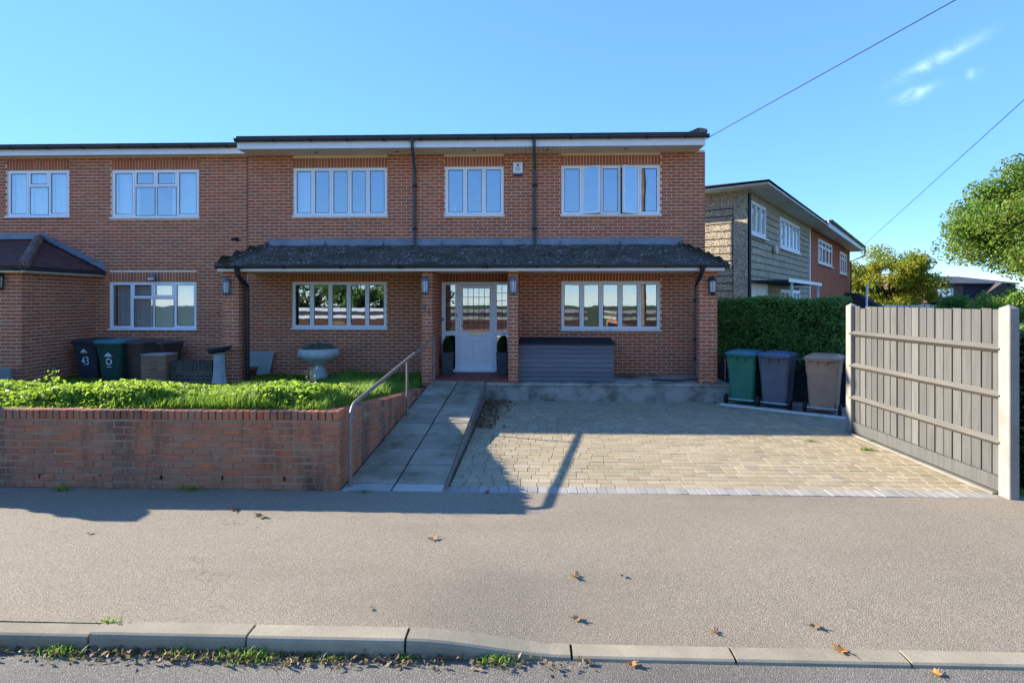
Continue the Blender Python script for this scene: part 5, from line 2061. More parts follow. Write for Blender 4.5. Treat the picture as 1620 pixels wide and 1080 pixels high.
# =================================================================== SMALLER THINGS AT THE FRONT
# handrail
hr = empty('handrail', (-2.0, 9.0, 0), 0, 'brown tubular handrail rising beside the ramp', 'handrail')
RXh = -2.0
o9 = Vector((2.0, -9.0, 0))
zb0 = 0.96
pts = [(RXh, YW + 0.10, 0.0), (RXh, YW + 0.10, 0.72)]
for i in range(1, 7):
    t = R(78) * i / 6
    pts.append((RXh, YW + 0.10 + 0.20 * (1 - math.cos(t)), 0.72 + 0.20 * math.sin(t)))
yt = 11.72
pts += [(RXh, yt - 0.05, 1.31), (RXh, yt, 1.30), (RXh, yt + 0.02, 1.27)]
hb = MB()
hb.tube([Vector(p) + o9 for p in pts], 0.024, 12)
hb.build('rail', M['rail_metal'], hr)
for (yy, zt) in ((9.15, 1.115), (yt - 0.02, 1.30)):
    MB().tube([Vector((RXh, yy, ramp_z(yy) - 0.02)) + o9, Vector((RXh, yy, zt)) + o9], 0.02, 10).build('post', M['rail_metal'], hr)

# timber store
st = empty('storage_box', (0.75, 12.5, ZL), 0, 'blue grey lap board storage box with dark lid on the plinth', 'storage box')
sx0, sx1 = at(820.5, 570, 12.1).x - 0.75, at(971, 570, 12.1).x - 0.75
sh = at(890, 545, 12.1).z - ZL
nb_ = 8
for i in range(nb_):
    z0, z1 = sh * i / nb_, sh * (i + 1) / nb_
    mb = MB()
    mb.prism([(-0.40, z0 + 0.006), (-0.418, z0 + 0.012), (-0.402, z1 + 0.004), (-0.385, z1 + 0.004), (-0.385, z0 + 0.006)], 'x', sx0, sx1)
    mb.build('front_board', M['store_board'], st)
    for (xx, s) in ((sx0, -1), (sx1, 1)):
        MB().prism([(xx - s * 0.02, z0 + 0.006), (xx + s * 0.012, z0 + 0.012), (xx + s * 0.0, z1 + 0.004), (xx - s * 0.02, z1 + 0.004)], 'y', -0.384, 0.40).build('side_board', M['store_board'], st)
MB().box(sx0 + 0.02, sx1 - 0.02, -0.384, 0.40, 0.002, sh).build('carcass', M['store_lid'], st)
ld = MB()
ld.prism([(-0.45, sh + 0.0), (0.42, sh + 0.075), (0.42, sh + 0.10), (-0.45, sh + 0.03)], 'x', sx0 - 0.03, sx1 + 0.03)
ld.build('lid', M['store_lid'], st)

# planters with clipped box either side of the door
for (px, lab) in ((708, 'dark square planter with clipped conical shrub left of the front door'), (794, 'dark square planter with clipped conical shrub right of the front door')):
    p = at(px, 590, 12.85)
    r_ = empty('planter', (p.x, 12.87, ZFL), 0, lab, 'planter', 'planters beside the front door')
    mb = MB()
    h_ = 0.49
    a, b = 0.105, 0.125
    mb.add([(-a, -a, 0), (a, -a, 0), (a, a, 0), (-a, a, 0), (-b, -b, h_), (b, -b, h_), (b, b, h_), (-b, b, h_), (-b + .02, -b + .02, h_), (b - .02, -b + .02, h_), (b - .02, b - .02, h_), (-b + .02, b - .02, h_), (-b + .02, -b + .02, h_ - .04), (b - .02, -b + .02, h_ - .04), (b - .02, b - .02, h_ - .04), (-b + .02, b - .02, h_ - .04)],
           [(3, 2, 1, 0), (0, 1, 5, 4), (1, 2, 6, 5), (2, 3, 7, 6), (3, 0, 4, 7), (4, 5, 9, 8), (5, 6, 10, 9), (6, 7, 11, 10), (7, 4, 8, 11), (8, 9, 13, 12), (9, 10, 14, 13), (10, 11, 15, 14), (11, 8, 12, 15), (12, 13, 14, 15)])
    mb.build('pot', M['planter'], r_)
    n = 2600
    t = RNG.uniform(0, 1, n)
    rad = np.where(t < 0.25, 0.07 + 0.05 * np.sqrt(t / 0.25), 0.12 * np.sqrt(np.clip(1 - ((t - 0.25) / 0.75) ** 2.0, 0, 1)))
    th = RNG.uniform(0, 2 * np.pi, n)
    rr = rad * np.sqrt(RNG.uniform(0.5, 1.05, n))
    P = np.stack([rr * np.cos(th), rr * np.sin(th), h_ - 0.02 + t * 0.36], 1)
    add_leaves('shrub', P, 0.024, M['leaf_box'], r_)
    MB().lathe([(0.04, h_ - 0.04), (0.10, h_ + 0.06), (0.085, h_ + 0.2), (0.02, h_ + 0.31)], 10).build('shrub_core', M['hedge_core'], r_)

# stone bowl planter on a pedestal
p = at(505, 590, 12.5)
ub = empty('stone_bowl', (p.x, 12.5, 0.28), 0, 'wide grey stone bowl planter on carved pedestal under the ground floor window', 'stone planter')
zz = lambda py: at(505, py, 12.5).z - 0.28
sc_ = 12.7 / F
ped = MB()
ped.lathe([(0.20, 0.0), (0.205, 0.05), (0.19, 0.09), (0.165, 0.17), (0.14, 0.25), (0.13, 0.31), (0.155, 0.33), (0.155, 0.36)], 16, wob=lambda i, k: 0.05 * math.sin(k * 2.1 + i) if i < 5 else 0)
ped.build('pedestal', M['garden_stone'], ub)
bw_ = MB()
bw_.lathe([(0.14, 0.35), (0.27, 0.375), (0.28, 0.40), (0.36, 0.43), (0.43, 0.49), (0.445, 0.54), (0.43, 0.60), (0.38, 0.63), (0.34, 0.62), (0.32, 0.58)], 40, wob=lambda i, k: (0.025 if k % 2 else -0.02) if 3 <= i <= 7 else 0)
bw_.build('bowl', M['garden_stone'], ub)
n = 2600
th = RNG.uniform(0, 2 * np.pi, n)
rr = 0.36 * np.sqrt(RNG.uniform(0, 1, n))
P = np.stack([rr * np.cos(th), rr * np.sin(th), 0.60 + 0.09 * (1 - (rr / 0.37) ** 2) + RNG.normal(0, 0.02, n)], 1)
add_leaves('plants', P, 0.04, M['leaf_succulent'], ub, up=0.3)
P = np.stack([rr[:200] * np.cos(th[:200]), rr[:200] * np.sin(th[:200]), np.full(200, 0.64)], 1)
add_blades('flower_stalks', P, 0.10, 0.003, M['leaf_succulent'], ub)

ub.scale = (1.0, 1.0, 1.17)
# bird bath with a tilted dark bowl
p = at(347, 590, 11.6)
bbth = empty('bird_bath', (p.x, 11.6, 0.24), 0, 'stone bird bath with dark tilted bowl in front of the left pier', 'bird bath')
ped = MB()
ped.lathe([(0.165, 0.0), (0.16, 0.06), (0.135, 0.16), (0.12, 0.30), (0.11, 0.46), (0.105, 0.56), (0.13, 0.60)], 8, wob=lambda i, k: 0.02 * math.sin(3 * k + i), smooth=False)
ped.build('pedestal', M['garden_stone'], bbth)
bo = MB()
bo.lathe([(0.10, 0), (0.19, 0.03), (0.235, 0.075), (0.24, 0.10), (0.225, 0.10), (0.16, 0.05), (0.02, 0.04)], 20, wob=lambda i, k: 0.05 * math.sin(k * 1.7 + 2 * i), M=Matrix.Translation((0, 0, 0.585)) @ Matrix.Rotation(R(-7), 4, 'Y'))
bo.build('bowl', plain('dark wet stone', (0.035, 0.038, 0.035), 0.7, 0.4, 0.5, 14), bbth)

bbth.scale = (1.0, 1.0, 1.27)
# board leaning on the wall and the flower pot before it
pa, pc = at(391, 590, 13.1), at(429, 590, 13.1)
bd = empty('leaning_board', (pa.x, 13.1, 0.27), 0, 'grey flat board leaning against the house wall beside the black downpipe', 'board')
mb = MB()
wv = pc.x - pa.x
hz = at(410, 557, 13.2).z - 0.27
mb.add([(0, 0, 0), (wv - 0.06, 0, 0), (wv, 0.14, hz), (0, 0.14, hz), (0, 0.03, 0), (wv - 0.06, 0.03, 0), (wv, 0.17, hz), (0, 0.17, hz)],
       [(0, 1, 2, 3), (5, 4, 7, 6), (4, 0, 3, 7), (1, 5, 6, 2), (3, 2, 6, 7), (4, 5, 1, 0)])
mb.build('panel', M['panel_stone'], bd)
p = at(398, 590, 12.8)
fp = empty('flower_pot', (p.x, 12.8, 0.27), 0, 'terracotta flower pot in front of the leaning board', 'flower pot')
MB().lathe([(0.085, 0), (0.115, 0.22), (0.13, 0.22), (0.135, 0.29), (0.12, 0.29), (0.105, 0.24), (0.02, 0.235)], 20).build('pot', M['terracotta'], fp)

# low brick pillar and low wall on the boundary with next door
p0, p1 = at(222.5, 590, 11.55), at(262, 590, 11.55)
bpz = at(240, 561, 11.55).z
pil = empty('brick_pillar', ((p0.x + p1.x) / 2, 11.55, 0.1), 0, 'low weathered brick pillar in front of the brown bins', 'pillar')
hw = (p1.x - p0.x) / 2
MB().box(-hw + 0.008, hw - 0.008, 0.008, 0.40, 0, bpz - 0.10).build('core', M['mortar_old'], pil)
it = wall_items(lay_bricks(-hw, hw, 0.0, bpz - 0.10 - 0.02), frame_front(0)) + wall_items(lay_bricks(0.002, 0.4, 0.0, bpz - 0.12), frame_side_pos(hw)) + wall_items(lay_bricks(-0.4, -0.002, 0.0, bpz - 0.12), frame_side_neg(-hw))
pieces(it, brick_unit_worn, 'brick', M['brick_tan'], pil, 300)
MB().cbox(-hw - 0.01, hw + 0.01, -0.01, 0.41, bpz - 0.115, bpz - 0.09, 0.004).build('cap', M['concrete'], pil)
q0, q1 = p1, at(338, 590, 11.75)
lwz = at(300, 571, 11.75).z
lw = empty('low_wall', (q0.x + 0.01, 11.65, 0.1), 0, 'low dark mossy wall between the brick pillar and the bird bath', 'low wall')
mos = stone_mat('mossy dark brick', (0.075, 0.065, 0.05), (0.11, 0.095, 0.075), (0.03, 0.035, 0.02), 0.7, 5)
LL = q1.x - q0.x
MB().box(0.01, LL, 0.01, 0.2, 0, lwz - 0.12).build('core', M['mortar_old'], lw)
it = wall_items(lay_bricks(0.01, LL, 0.0, lwz - 0.1 - 0.215), frame_front(0))
x = 0.012
while x < LL - 0.05:
    it.append((Matrix.Translation((x, random.uniform(-0.004, 0.004), lwz - 0.1 - 0.205)), (0.066, 0.21, 0.21)))
    x += 0.076
pieces(it, brick_unit_worn, 'brick', mos, lw, 300)

# step stones at the porch edge, far left
p = at(6, 590, 10.9)
sl = empty('garden_slab', (p.x - 0.2, 11.1, 0.22), 0, 'pale blue slab standing on dark stone at the far left', 'slab')
o = MB().cbox(-0.35, 0.16, -0.03, 0.03, 0.14, 0.50, 0.006).build('slab', M['post'], sl)
o = MB().cbox(-0.5, 0.30, -0.16, 0.22, -0.1, 0.138, 0.02).build('stone', M['garden_stone'], sl)

# lanterns
for (px, py, Yl, lab, dk) in ((361, 455, YP, 'blue grey wall lantern on the left brick pier', False), (673.5, 454, YP, 'blue grey wall lantern left of the front door', False),
                              (812, 454, YP, 'blue grey wall lantern right of the front door', False), (1125.5, 454, YP, 'dark wall lantern on the right brick pier', True),
                              (3, 447, PY, 'dark wall lantern on the porch at the left edge', True)):
    p = at(px, py, Yl)
    lantern('wall_lantern', (p.x, Yl - 0.004, p.z - 0.02), lab, dk)
# alarm box
p = at(819.5, 267.5, YF)
al = empty('alarm_box', (p.x, YF - 0.003, p.z), 0, 'white burglar alarm box with dark blue base on the upper wall', 'alarm box')
MB().cbox(-0.115, 0.115, -0.07, 0, -0.115, 0.15, 0.018).build('case', M['upvc'], al)
MB().cbox(-0.105, 0.105, -0.06, 0, -0.165, -0.117, 0.01).build('base', plain('dark blue lens', (0.015, 0.03, 0.10), 0.2, 0.6), al)
e = MB()
e.lathe([(0.03, 0), (0.03, 0.002)], 14, M=Matrix.Translation((0.0, -0.0705, 0.075)) @ Matrix.Rotation(R(90), 4, 'X'))
for k in range(5):
    e.box(-0.06, 0.06 - 0.01 * (k % 2), -0.0715, -0.0695, 0.025 - k * 0.022, 0.033 - k * 0.022)
e.build('print', M['lantern'], al)
# camera on the wall
p = at(376, 379, YF)
cc = empty('security_camera', (p.x, YF - 0.002, p.z), 0, 'small black security camera on the brick wall by the house joint', 'security camera')
MB().cbox(-0.03, 0.03, -0.02, 0, -0.05, 0.03, 0.006).build('bracket', M['black'], cc)
MB().tube([(0, -0.02, -0.02), (0.0, -0.07, -0.02), (-0.01, -0.09, 0.0)], 0.012, 6).build('arm', M['black'], cc)
MB().tube([(0.06, -0.08, 0.015), (-0.09, -0.11, -0.01)], 0.032, 10).build('body', M['black'], cc)
# floodlight over the neighbour's window
p = at(244, 439, YF)
fl3 = empty('floodlight', (p.x, YF - 0.002, p.z), 0, 'small floodlight over the ground floor window of the left house', 'floodlight')
MB().cbox(-0.04, 0.04, -0.03, 0, 0.0, 0.10, 0.006).build('bracket', M['lantern'], fl3)
MB().cbox(-0.09, 0.09, -0.13, -0.02, -0.075, 0.0, 0.01).build('lamp', M['lantern'], fl3)
MB().box(-0.075, 0.075, -0.134, -0.1305, -0.06, -0.012).build('lens', M['frosted'], fl3)

# blue bucket and hose in the passage
p = at(1149, 600, 12.9)
bk = empty('blue_tub', (4.62, 12.7, 0.20), 0, 'blue plastic tub in the side passage beside the green bin', 'tub')
MB().lathe([(0.13, 0), (0.17, 0.26), (0.185, 0.27), (0.18, 0.28), (0.15, 0.24), (0.02, 0.22)], 18).build('tub', plain('blue plastic', (0.012, 0.05, 0.22), 0.4, 0.4), bk)
hs = MB()
for k in range(3):
    c0 = Vector((0.02, -0.02 - 0.03 * k, 0.52 + 0.02 * k))
    hs.tube([c0 + Vector((0.16 * math.cos(t), 0.02 * math.sin(3 * t), 0.26 * math.sin(t))) for t in [2 * math.pi * i / 18 for i in range(19)]], 0.012, 6, cap=False)
hs.build('hose', plain('grey hose', (0.10, 0.09, 0.085), 0.6), bk)
MB().tube([(-0.42, -0.25, 0.0), (-0.42, -0.25, 0.62)], 0.012, 6).build('stake', M['chrome'], bk)

# =================================================================== PLANTING
# hedge behind the bins
ho = E0 + en * 1.25
hd_ = empty('hedge', (ho.x, ho.y, 0), ang, 'clipped dark green hedge behind the wheelie bins', 'hedge')
hl, hdp, htop = 1.95, 1.0, 2.06
n = 34000
u = RNG.uniform(-0.55, hl, n)
side = RNG.uniform(0, 1, n)
face = np.where(side < 0.62, 0, 1)
bulge = 0.10 * np.sin(u * 2.3) + 0.06 * np.sin(u * 5.1 + 1)
v = RNG.uniform(0.55, 1, n)
zf = np.where(face == 0, RNG.uniform(0.45, htop, n), htop + 0.03 * np.sin(u * 4) + RNG.normal(0, 0.03, n))
yf = np.where(face == 0, -np.abs(RNG.normal(0, 0.03, n)) + RNG.exponential(0.06, n) + 0.05 * np.sin(zf * 6 + u * 3), RNG.uniform(0, hdp, n))
yf += np.where((face == 0), 0.05 + bulge * 0.5, 0)
add_leaves('foliage', np.stack([u, yf, zf], 1), 0.055, M['leaf_hedge'], hd_, asp=0.65)
# looser sprays
n = 5000
cu = RNG.uniform(-0.5, hl, 120)
czv = RNG.uniform(0.7, htop, 120)
ci = RNG.integers(0, 120, n)
add_leaves('sprays', np.stack([cu[ci] + RNG.normal(0, 0.06, n), -0.05 + RNG.normal(0, 0.05, n), czv[ci] + RNG.normal(0, 0.05, n)], 1), 0.05, M['leaf_hedge'], hd_, asp=0.6)
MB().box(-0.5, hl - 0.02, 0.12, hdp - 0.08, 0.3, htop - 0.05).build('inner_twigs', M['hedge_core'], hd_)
for i in range(6):
    x = -0.4 + 0.46 * i
    MB().tube([(x, 0.25, -0.05), (x + 0.05, 0.2, 0.35), (x + random.uniform(-.1, .1), 0.3, 0.8)], [0.03, 0.025, 0.02], 6).build('stem', M['bark'], hd_)
# neighbour's hedge beyond the board fence
h2 = empty('side_hedge', (5.42, 6.25, 0), 0, 'dark hedge just beyond the board fence at the right edge', 'hedge')
n = 12000
P = np.stack([RNG.uniform(0.0, 0.9, n), RNG.uniform(0, 3.0, n), RNG.uniform(0.05, 1.72, n)], 1)
k = RNG.uniform(0, 1, n)
P[k < 0.5, 1] = np.abs(RNG.normal(0, 0.05, (k < 0.5).sum()))
P[(k >= 0.5) & (k < 0.75), 0] = np.abs(RNG.normal(0, 0.04, ((k >= 0.5) & (k < 0.75)).sum()))
P[k >= 0.75, 2] = 1.72 + RNG.normal(0, 0.03, (k >= 0.75).sum())
add_leaves('foliage', P, 0.055, M['leaf_hedge'], h2)
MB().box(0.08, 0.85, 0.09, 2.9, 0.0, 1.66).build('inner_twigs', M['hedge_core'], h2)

# ground cover of the raised bed
def bed_pts(n, x0=-13.0, x1=-2.3, y0=YW + 0.12, y1=13.1, front=0.0):
    x = RNG.uniform(x0, x1, n)
    t = RNG.uniform(0, 1, n)
    y = y0 + (y1 - y0) * t ** (1 + front)
    return x, y


def bump2(x, y):
    return 0.5 + 0.25 * np.sin(2.7 * x + 1.3 * y) + 0.25 * np.sin(5.3 * x - 3.1 * y + 1) * np.sin(4.1 * y + 0.6)


gc = empty('ground_cover', (-6, 8, 0.6), 0, 'sunlit low weeds and grass filling the raised bed behind the wall', 'ground cover', kind='stuff')
x, y = bed_pts(125000, front=1.0)
zb_ = np.array(0.80 - 0.50 * np.clip((y - 6.6) / 4.8, 0, 1))
hgt = (0.13 + 0.19 * bump2(x, y)) * np.clip(1.25 - (y - 6.2) / 5.5, 0.22, 1)
edge = np.clip((y - (YW + 0.08)) / 0.22, 0.25, 1) * np.clip((-2.25 - x) / 0.25, 0.2, 1)
z = zb_ + hgt * edge * RNG.uniform(0.15, 1.0, len(x)) ** 0.5
o6 = np.array([6, -8, -0.6])
add_leaves('leaves', np.stack([x, y, z], 1) + o6, np.where(RNG.uniform(0, 1, len(x)) < 0.25, 0.075, 0.046), M['leaf_bed'], gc, up=0.45, asp=0.75)
x, y = bed_pts(22000, x0=-4.6, front=0.5)
zb_ = np.array(0.80 - 0.50 * np.clip((y - 6.6) / 4.8, 0, 1))
g_h = 0.10 + 0.16 * bump2(x * 1.3 + 2, y)
add_blades('grass_blades', np.stack([x, y, zb_], 1) + o6, g_h * (0.6 + 0.4 * np.clip((x + 6.0) / 2.0, 0, 1)), 0.0045, M['grass'], gc, 0.9)


def weed(name, loc, h, n, size, label, mat='leaf_bed', spread=0.12):
    r_ = empty(name, loc, 0, label, 'weed')
    mb = MB()
    P = []
    for k in range(n):
        a = random.uniform(0, 2 * math.pi)
        e = Vector((math.cos(a) * spread * random.uniform(0.3, 1), math.sin(a) * spread * random.uniform(0.3, 1), h * random.uniform(0.6, 1)))
        mb.tube([(0, 0, 0), e * 0.5 + Vector((0, 0, 0.04 * h)), e], [0.005, 0.004, 0.002], 5, cap=False)
        for q in range(14):
            t = random.uniform(0.4, 1.05)
            P.append(tuple(e * t + Vector((random.gauss(0, .02), random.gauss(0, .02), random.gauss(0, .02)))))
    mb.build('stems', M[mat], r_)
    add_leaves('leaves', np.array(P), size, M[mat], r_, up=0.3)
    return r_


p = at(78, 625, 7.6)
weed('leafy_weed', (p.x, 7.6, 0.70), 0.42, 7, 0.055, 'tall leafy weed standing above the bed below the porch', spread=0.16)
p = at(492, 600, 9.3)
weed('seeding_weed', (p.x, 9.3, 0.50), 0.46, 9, 0.032, 'thin seeding weed rising left of the stone bowl', mat='leaf_succulent', spread=0.13)
p = at(545, 605, 9.6)
weed('small_weed', (p.x, 9.6, 0.47), 0.32, 4, 0.04, 'small upright weed right of the stone bowl', spread=0.08)


def tuft(name, x, y, z, n, h, label, spread=0.08, group=None):
    r_ = empty(name, (x, y, z), 0, label, 'weed', group)
    P = np.stack([RNG.normal(0, spread, n), RNG.normal(0, spread * 0.35, n), np.zeros(n)], 1)
    add_blades('blades', P, h, 0.003, M['grass'], r_, 1.3)
    n2 = n // 2
    P = np.stack([RNG.normal(0, spread, n2), RNG.normal(0, spread * 0.4, n2), RNG.uniform(0.004, h * 0.5, n2)], 1)
    add_leaves('leaves', P, 0.02, M['leaf_bed'], r_, up=0.5)
    return r_


for (px, py, n, h, sp, lab) in ((115, 1022, 110, 0.055, 0.07, 'green weed tuft in the gutter at the left kerb joint'), (290, 1030, 60, 0.05, 0.045, 'small weed tuft in the gutter left of the largest clump'),
                                (400, 1026, 190, 0.06, 0.11, 'largest weed clump in the gutter below the second kerb joint'), (515, 1036, 60, 0.04, 0.07, 'low weed tuft in the gutter before the kerb drops'),
                                (645, 1032, 40, 0.045, 0.03, 'weed sprig at the joint where the kerb starts to drop'), (785, 1036, 110, 0.045, 0.06, 'weed tuft at the foot of the sloping kerb stone')):
    p = atz(px, py, ROADZ)
    tuft('weed_tuft', p.x, min(p.y, YK - 0.035), ROADZ + 0.004, n, h, lab, sp, 'weeds in the gutter')
for (px, py, n, h, sp, lab) in ((98, 776, 60, 0.06, 0.05, 'weed tuft at the foot of the garden wall, left'), (300, 776, 60, 0.05, 0.08, 'weed tuft at the foot of the garden wall, middle'),
                                (575, 779, 40, 0.04, 0.06, 'small weeds at the foot of the ramp'), (175, 984, 30, 0.03, 0.05, 'moss tuft on top of the kerb joint'),
                                (1370, 712, 60, 0.05, 0.05, 'weed tuft on the paving beside the fence footing'), (1382, 700, 40, 0.05, 0.04, 'weed tuft against the fence near the far post'),
                                (1280, 698, 40, 0.04, 0.05, 'weed on the sunlit paving before the brown bin'), (1612, 783, 90, 0.07, 0.05, 'green weed at the foot of the near fence post')):
    p = atz(px, py, 0.0)
    tuft('paving_weed', p.x, p.y, 0.003, n, h, lab, sp, 'weeds on the paving')

# fallen leaves
def lobed_leaf(r, curl):
    pts = []
    for k in range(14):
        t = 2 * math.pi * k / 14
        rr = r * (1.0 if k % 2 == 0 else 0.52) * (1 + 0.25 * math.cos(t))
        pts.append((rr * math.cos(t), rr * math.sin(t) * 0.8, 0.004 + curl * r * (math.cos(2 * t + 0.5) * 0.5 + 0.5) * (0.6 if k % 2 else 1)))
    mb = MB()
    mb.add([(0, 0, 0.003)] + pts, [(0, 1 + k, 1 + (k + 1) % 14) for k in range(14)])
    mb.tube([(-r * 0.3, 0, 0.004), (-r * 1.5, r * 0.15, 0.006)], r * 0.035, 4, cap=False)
    return mb


for (px, py, r_, mat, z0, lab) in ((372, 806, 0.075, 'dead_leaf', 0, 'curled brown leaf with long stalk on the pavement below the wall'), (413, 818, 0.06, 'dead_leaf', 0, 'brown leaf on the pavement right of the stalked leaf'),
                                   (143, 844, 0.035, 'dead_leaf', 0, 'small pale leaf scrap on the pavement at the left'), (686, 853, 0.06, 'dead_leaf', 0, 'brown leaf on the pavement below the ramp'),
                                   (910, 912, 0.055, 'dead_leaf', 0, 'tan leaf in the middle of the pavement'), (985, 912, 0.025, 'dead_leaf', 0, 'tiny leaf right of the tan leaf on the pavement'),
                                   (912, 980, 0.045, 'dead_leaf', 0, 'grey crumpled leaf on the pavement near the dropped kerb'), (587, 963, 0.025, 'dead_leaf', 0, 'tiny pale leaf on the pavement above the sloping kerb'),
                                   (1130, 1000, 0.04, 'dead_leaf', -0.05, 'brown leaf just behind the dropped kerb'), (1288, 992, 0.045, 'dead_leaf', -0.04, 'dark twisted leaf on the pavement at the right'),
                                   (1333, 1031, 0.055, 'orange_leaf', -0.082, 'orange leaf lying on the dropped kerb'), (1480, 1067, 0.045, 'orange_leaf', ROADZ + 0.004, 'orange leaf in the road below the right kerb'),
                                   (998, 1052, 0.042, 'orange_leaf', ROADZ + 0.004, 'orange star shaped leaf in the road below the dropped kerb'), (235, 1020, 0.05, 'dead_leaf', ROADZ + 0.004, 'reddish leaf standing in the left gutter'),
                                   (597, 1036, 0.035, 'orange_leaf', ROADZ + 0.004, 'small orange leaf in the gutter by the kerb joint'), (1395, 690, 0.05, 'dead_leaf', 0.005, 'leaf on the paving by the fence'),
                                   (770, 779, 0.045, 'dead_leaf', 0.006, 'dead leaf on the edging setts beside the ramp')):
    p = atz(px, py, z0)
    if YK + 0.13 < p.y < YW and z0 > -0.09:
        for _ in range(4):
            z0 = pave_z(p.x, p.y)
            p = atz(px, py, z0)
    o = lobed_leaf(r_, random.uniform(0.25, 0.6)).build('fallen_leaf', M[mat], None, (p.x, p.y, z0 + 0.005), random.uniform(0, 6.28))
    tag(o, lab, 'leaf', 'fallen leaves')
# litter in the gutter and the leaf drift beside the ramp
n = 700
xg = np.concatenate([RNG.normal(-1.9, 0.8, n), RNG.uniform(-5, 0.4, 200)])
yg = YK - np.abs(RNG.normal(0.02, 0.05, len(xg)))
o = add_leaves('gutter_litter', np.stack([xg, yg, ROADZ + 0.012 + np.abs(RNG.normal(0, 0.010, len(xg)))], 1), 0.036, M['dead_leaf'], None, up=0.6)
tag(o, 'dead leaf litter and grit along the gutter below the kerb', 'leaf litter', kind='stuff')
n = 420
t = RNG.uniform(0, 1, n) ** 1.4
xg = RX1 + 0.06 + np.abs(RNG.normal(0, 0.25, n)) * (1 - 0.5 * t)
yg = 11.68 - t * 2.6 + RNG.normal(0, 0.1, n)
k = (yg < 11.76) & (yg > 9.2)
o = add_leaves('leaf_drift', np.stack([xg, yg, 0.012 + np.abs(RNG.normal(0, 0.015, n))], 1)[k], 0.075, M['dead_leaf'], None, up=0.55, asp=0.65)
tag(o, 'drift of brown dead leaves on the paving between ramp and plinth', 'leaf litter', kind='stuff')

# =================================================================== BACKGROUND RIGHT
Y1 = 44.0
p = at(1408, 470, Y1)
tree('autumn_tree', (p.x, Y1, -3.2), 9, 3.1, (0, 0, 3.2 + at(1416, 446, Y1).z), M['leaf_autumn'], 30000, 0.17, 'yellow and green turning tree behind the houses right of the red house', squash=0.78, clumps=60, trunk_r=0.3)
Y2 = 36.0
p = at(1688, 300, Y2)
tree('broadleaf_tree', (p.x, Y2, -3.2), 14, 5.6, (0, 0, 3.2 + at(1610, 350, Y2).z), M['leaf_tree'], 85000, 0.20, 'large green broadleaf tree at the right edge', squash=0.66, clumps=85, trunk_r=0.42)
Y4 = 44.0
p = at(1470, 440, Y4)
# far house with a dormer
Y3 = 52.0
q0 = at(1405, 470, Y3)
dh = empty('dormer_house', (q0.x, Y3, -3.2), 0, 'far house with brown tiled roof and a dormer with white window', 'house')
cv = lambda px, py, Y=Y3: at(px, py, Y) - Vector((q0.x, Y3, -3.2))
w_ = cv(1640, 470).x
MB().box(0.0, w_, 0.0, 8.0, 0, cv(1500, 492).z).build('wall', M['cream'], dh)
zr0, zr1 = cv(1500, 490).z, cv(1500, 447).z
rr_ = MB()
rr_.add([(-0.5, -0.6, zr0), (w_ + 0.5, -0.6, zr0), (w_ + 0.5, 9, zr0), (-0.5, 9, zr0), (cv(1500, 450).x, 4.0, zr1), (w_ - 3, 4.0, zr1)], [(0, 1, 5, 4), (1, 2, 5), (2, 3, 4, 5), (3, 0, 4), (3, 2, 1, 0)])
drf = rr_.build('roof', M['tile_far'], dh)
d0, d1 = cv(1467, 460).x, cv(1523, 460).x
dz0_, dz1_ = cv(1490, 478).z, cv(1490, 450).z
dm = MB()
dm.prism([(0.0, dz0_), (7.0, dz0_), (7.0, dz1_ + 0.9), (0.0, dz1_)], 'x', d0, d1 + 0.02)
dorm = dm.build('dormer', M['far_lath'], dh)
MB().prism([(0.02, dz0_), (7.0, dz0_), (7.0, dz1_ + 0.9), (0.02, dz1_ - 0.02)], 'x', d1 + 0.021, d1 + 4.6).build('dormer_cheek', M['far_cheek'], dh)
MB().prism([(-0.3, dz1_ + 0.0), (7.0, dz1_ + 0.92), (7.0, dz1_ + 1.0), (-0.3, dz1_ + 0.12)], 'x', d0 - 0.2, d1 + 4.7).build('dormer_roof', M['felt'], dh)
wx0, wx1 = cv(1481, 465).x, cv(1507, 465).x
wz0, wz1 = cv(1494, 470).z, cv(1494, 456).z
w4 = MB()
w4.ring(wx0, wx1, wz0, wz1, 0.1, -0.08, 0.0)
for i in (1, 2):
    xx = wx0 + (wx1 - wx0) * i / 3
    w4.box(xx - 0.08, xx + 0.08, -0.075, 0.0, wz0 + 0.05, wz1 - 0.05)
w4.box(wx0 + 0.05, wx1 - 0.05, -0.07, 0.0, (wz0 + wz1) / 2 - 0.04, (wz0 + wz1) / 2 + 0.04)
dw = w4.build('window', M['upvc'], dh)
for i in range(3):
    for j in range(2):
        MB().box(wx0 + (wx1 - wx0) * i / 3 + 0.1, wx0 + (wx1 - wx0) * (i + 1) / 3 - 0.1, -0.03, -0.01, wz0 + (wz1 - wz0) * j / 2 + 0.06, wz0 + (wz1 - wz0) * (j + 1) / 2 - 0.06).build('pane', M['glass'], dw)
rh = MB()
hp = [cv(1528, 486, Y3 - 1.0), cv(1586, 447, Y3 - 1.0), cv(1612, 462, Y3 - 1.0), cv(1650, 470, Y3 - 1.0), cv(1650, 492, Y3 - 1.0)]
rh.prism([(q.x, q.z) for q in hp], 'y', -1.0, 6.0)
rh.build('cross_gable', M['tile_far'], dh)
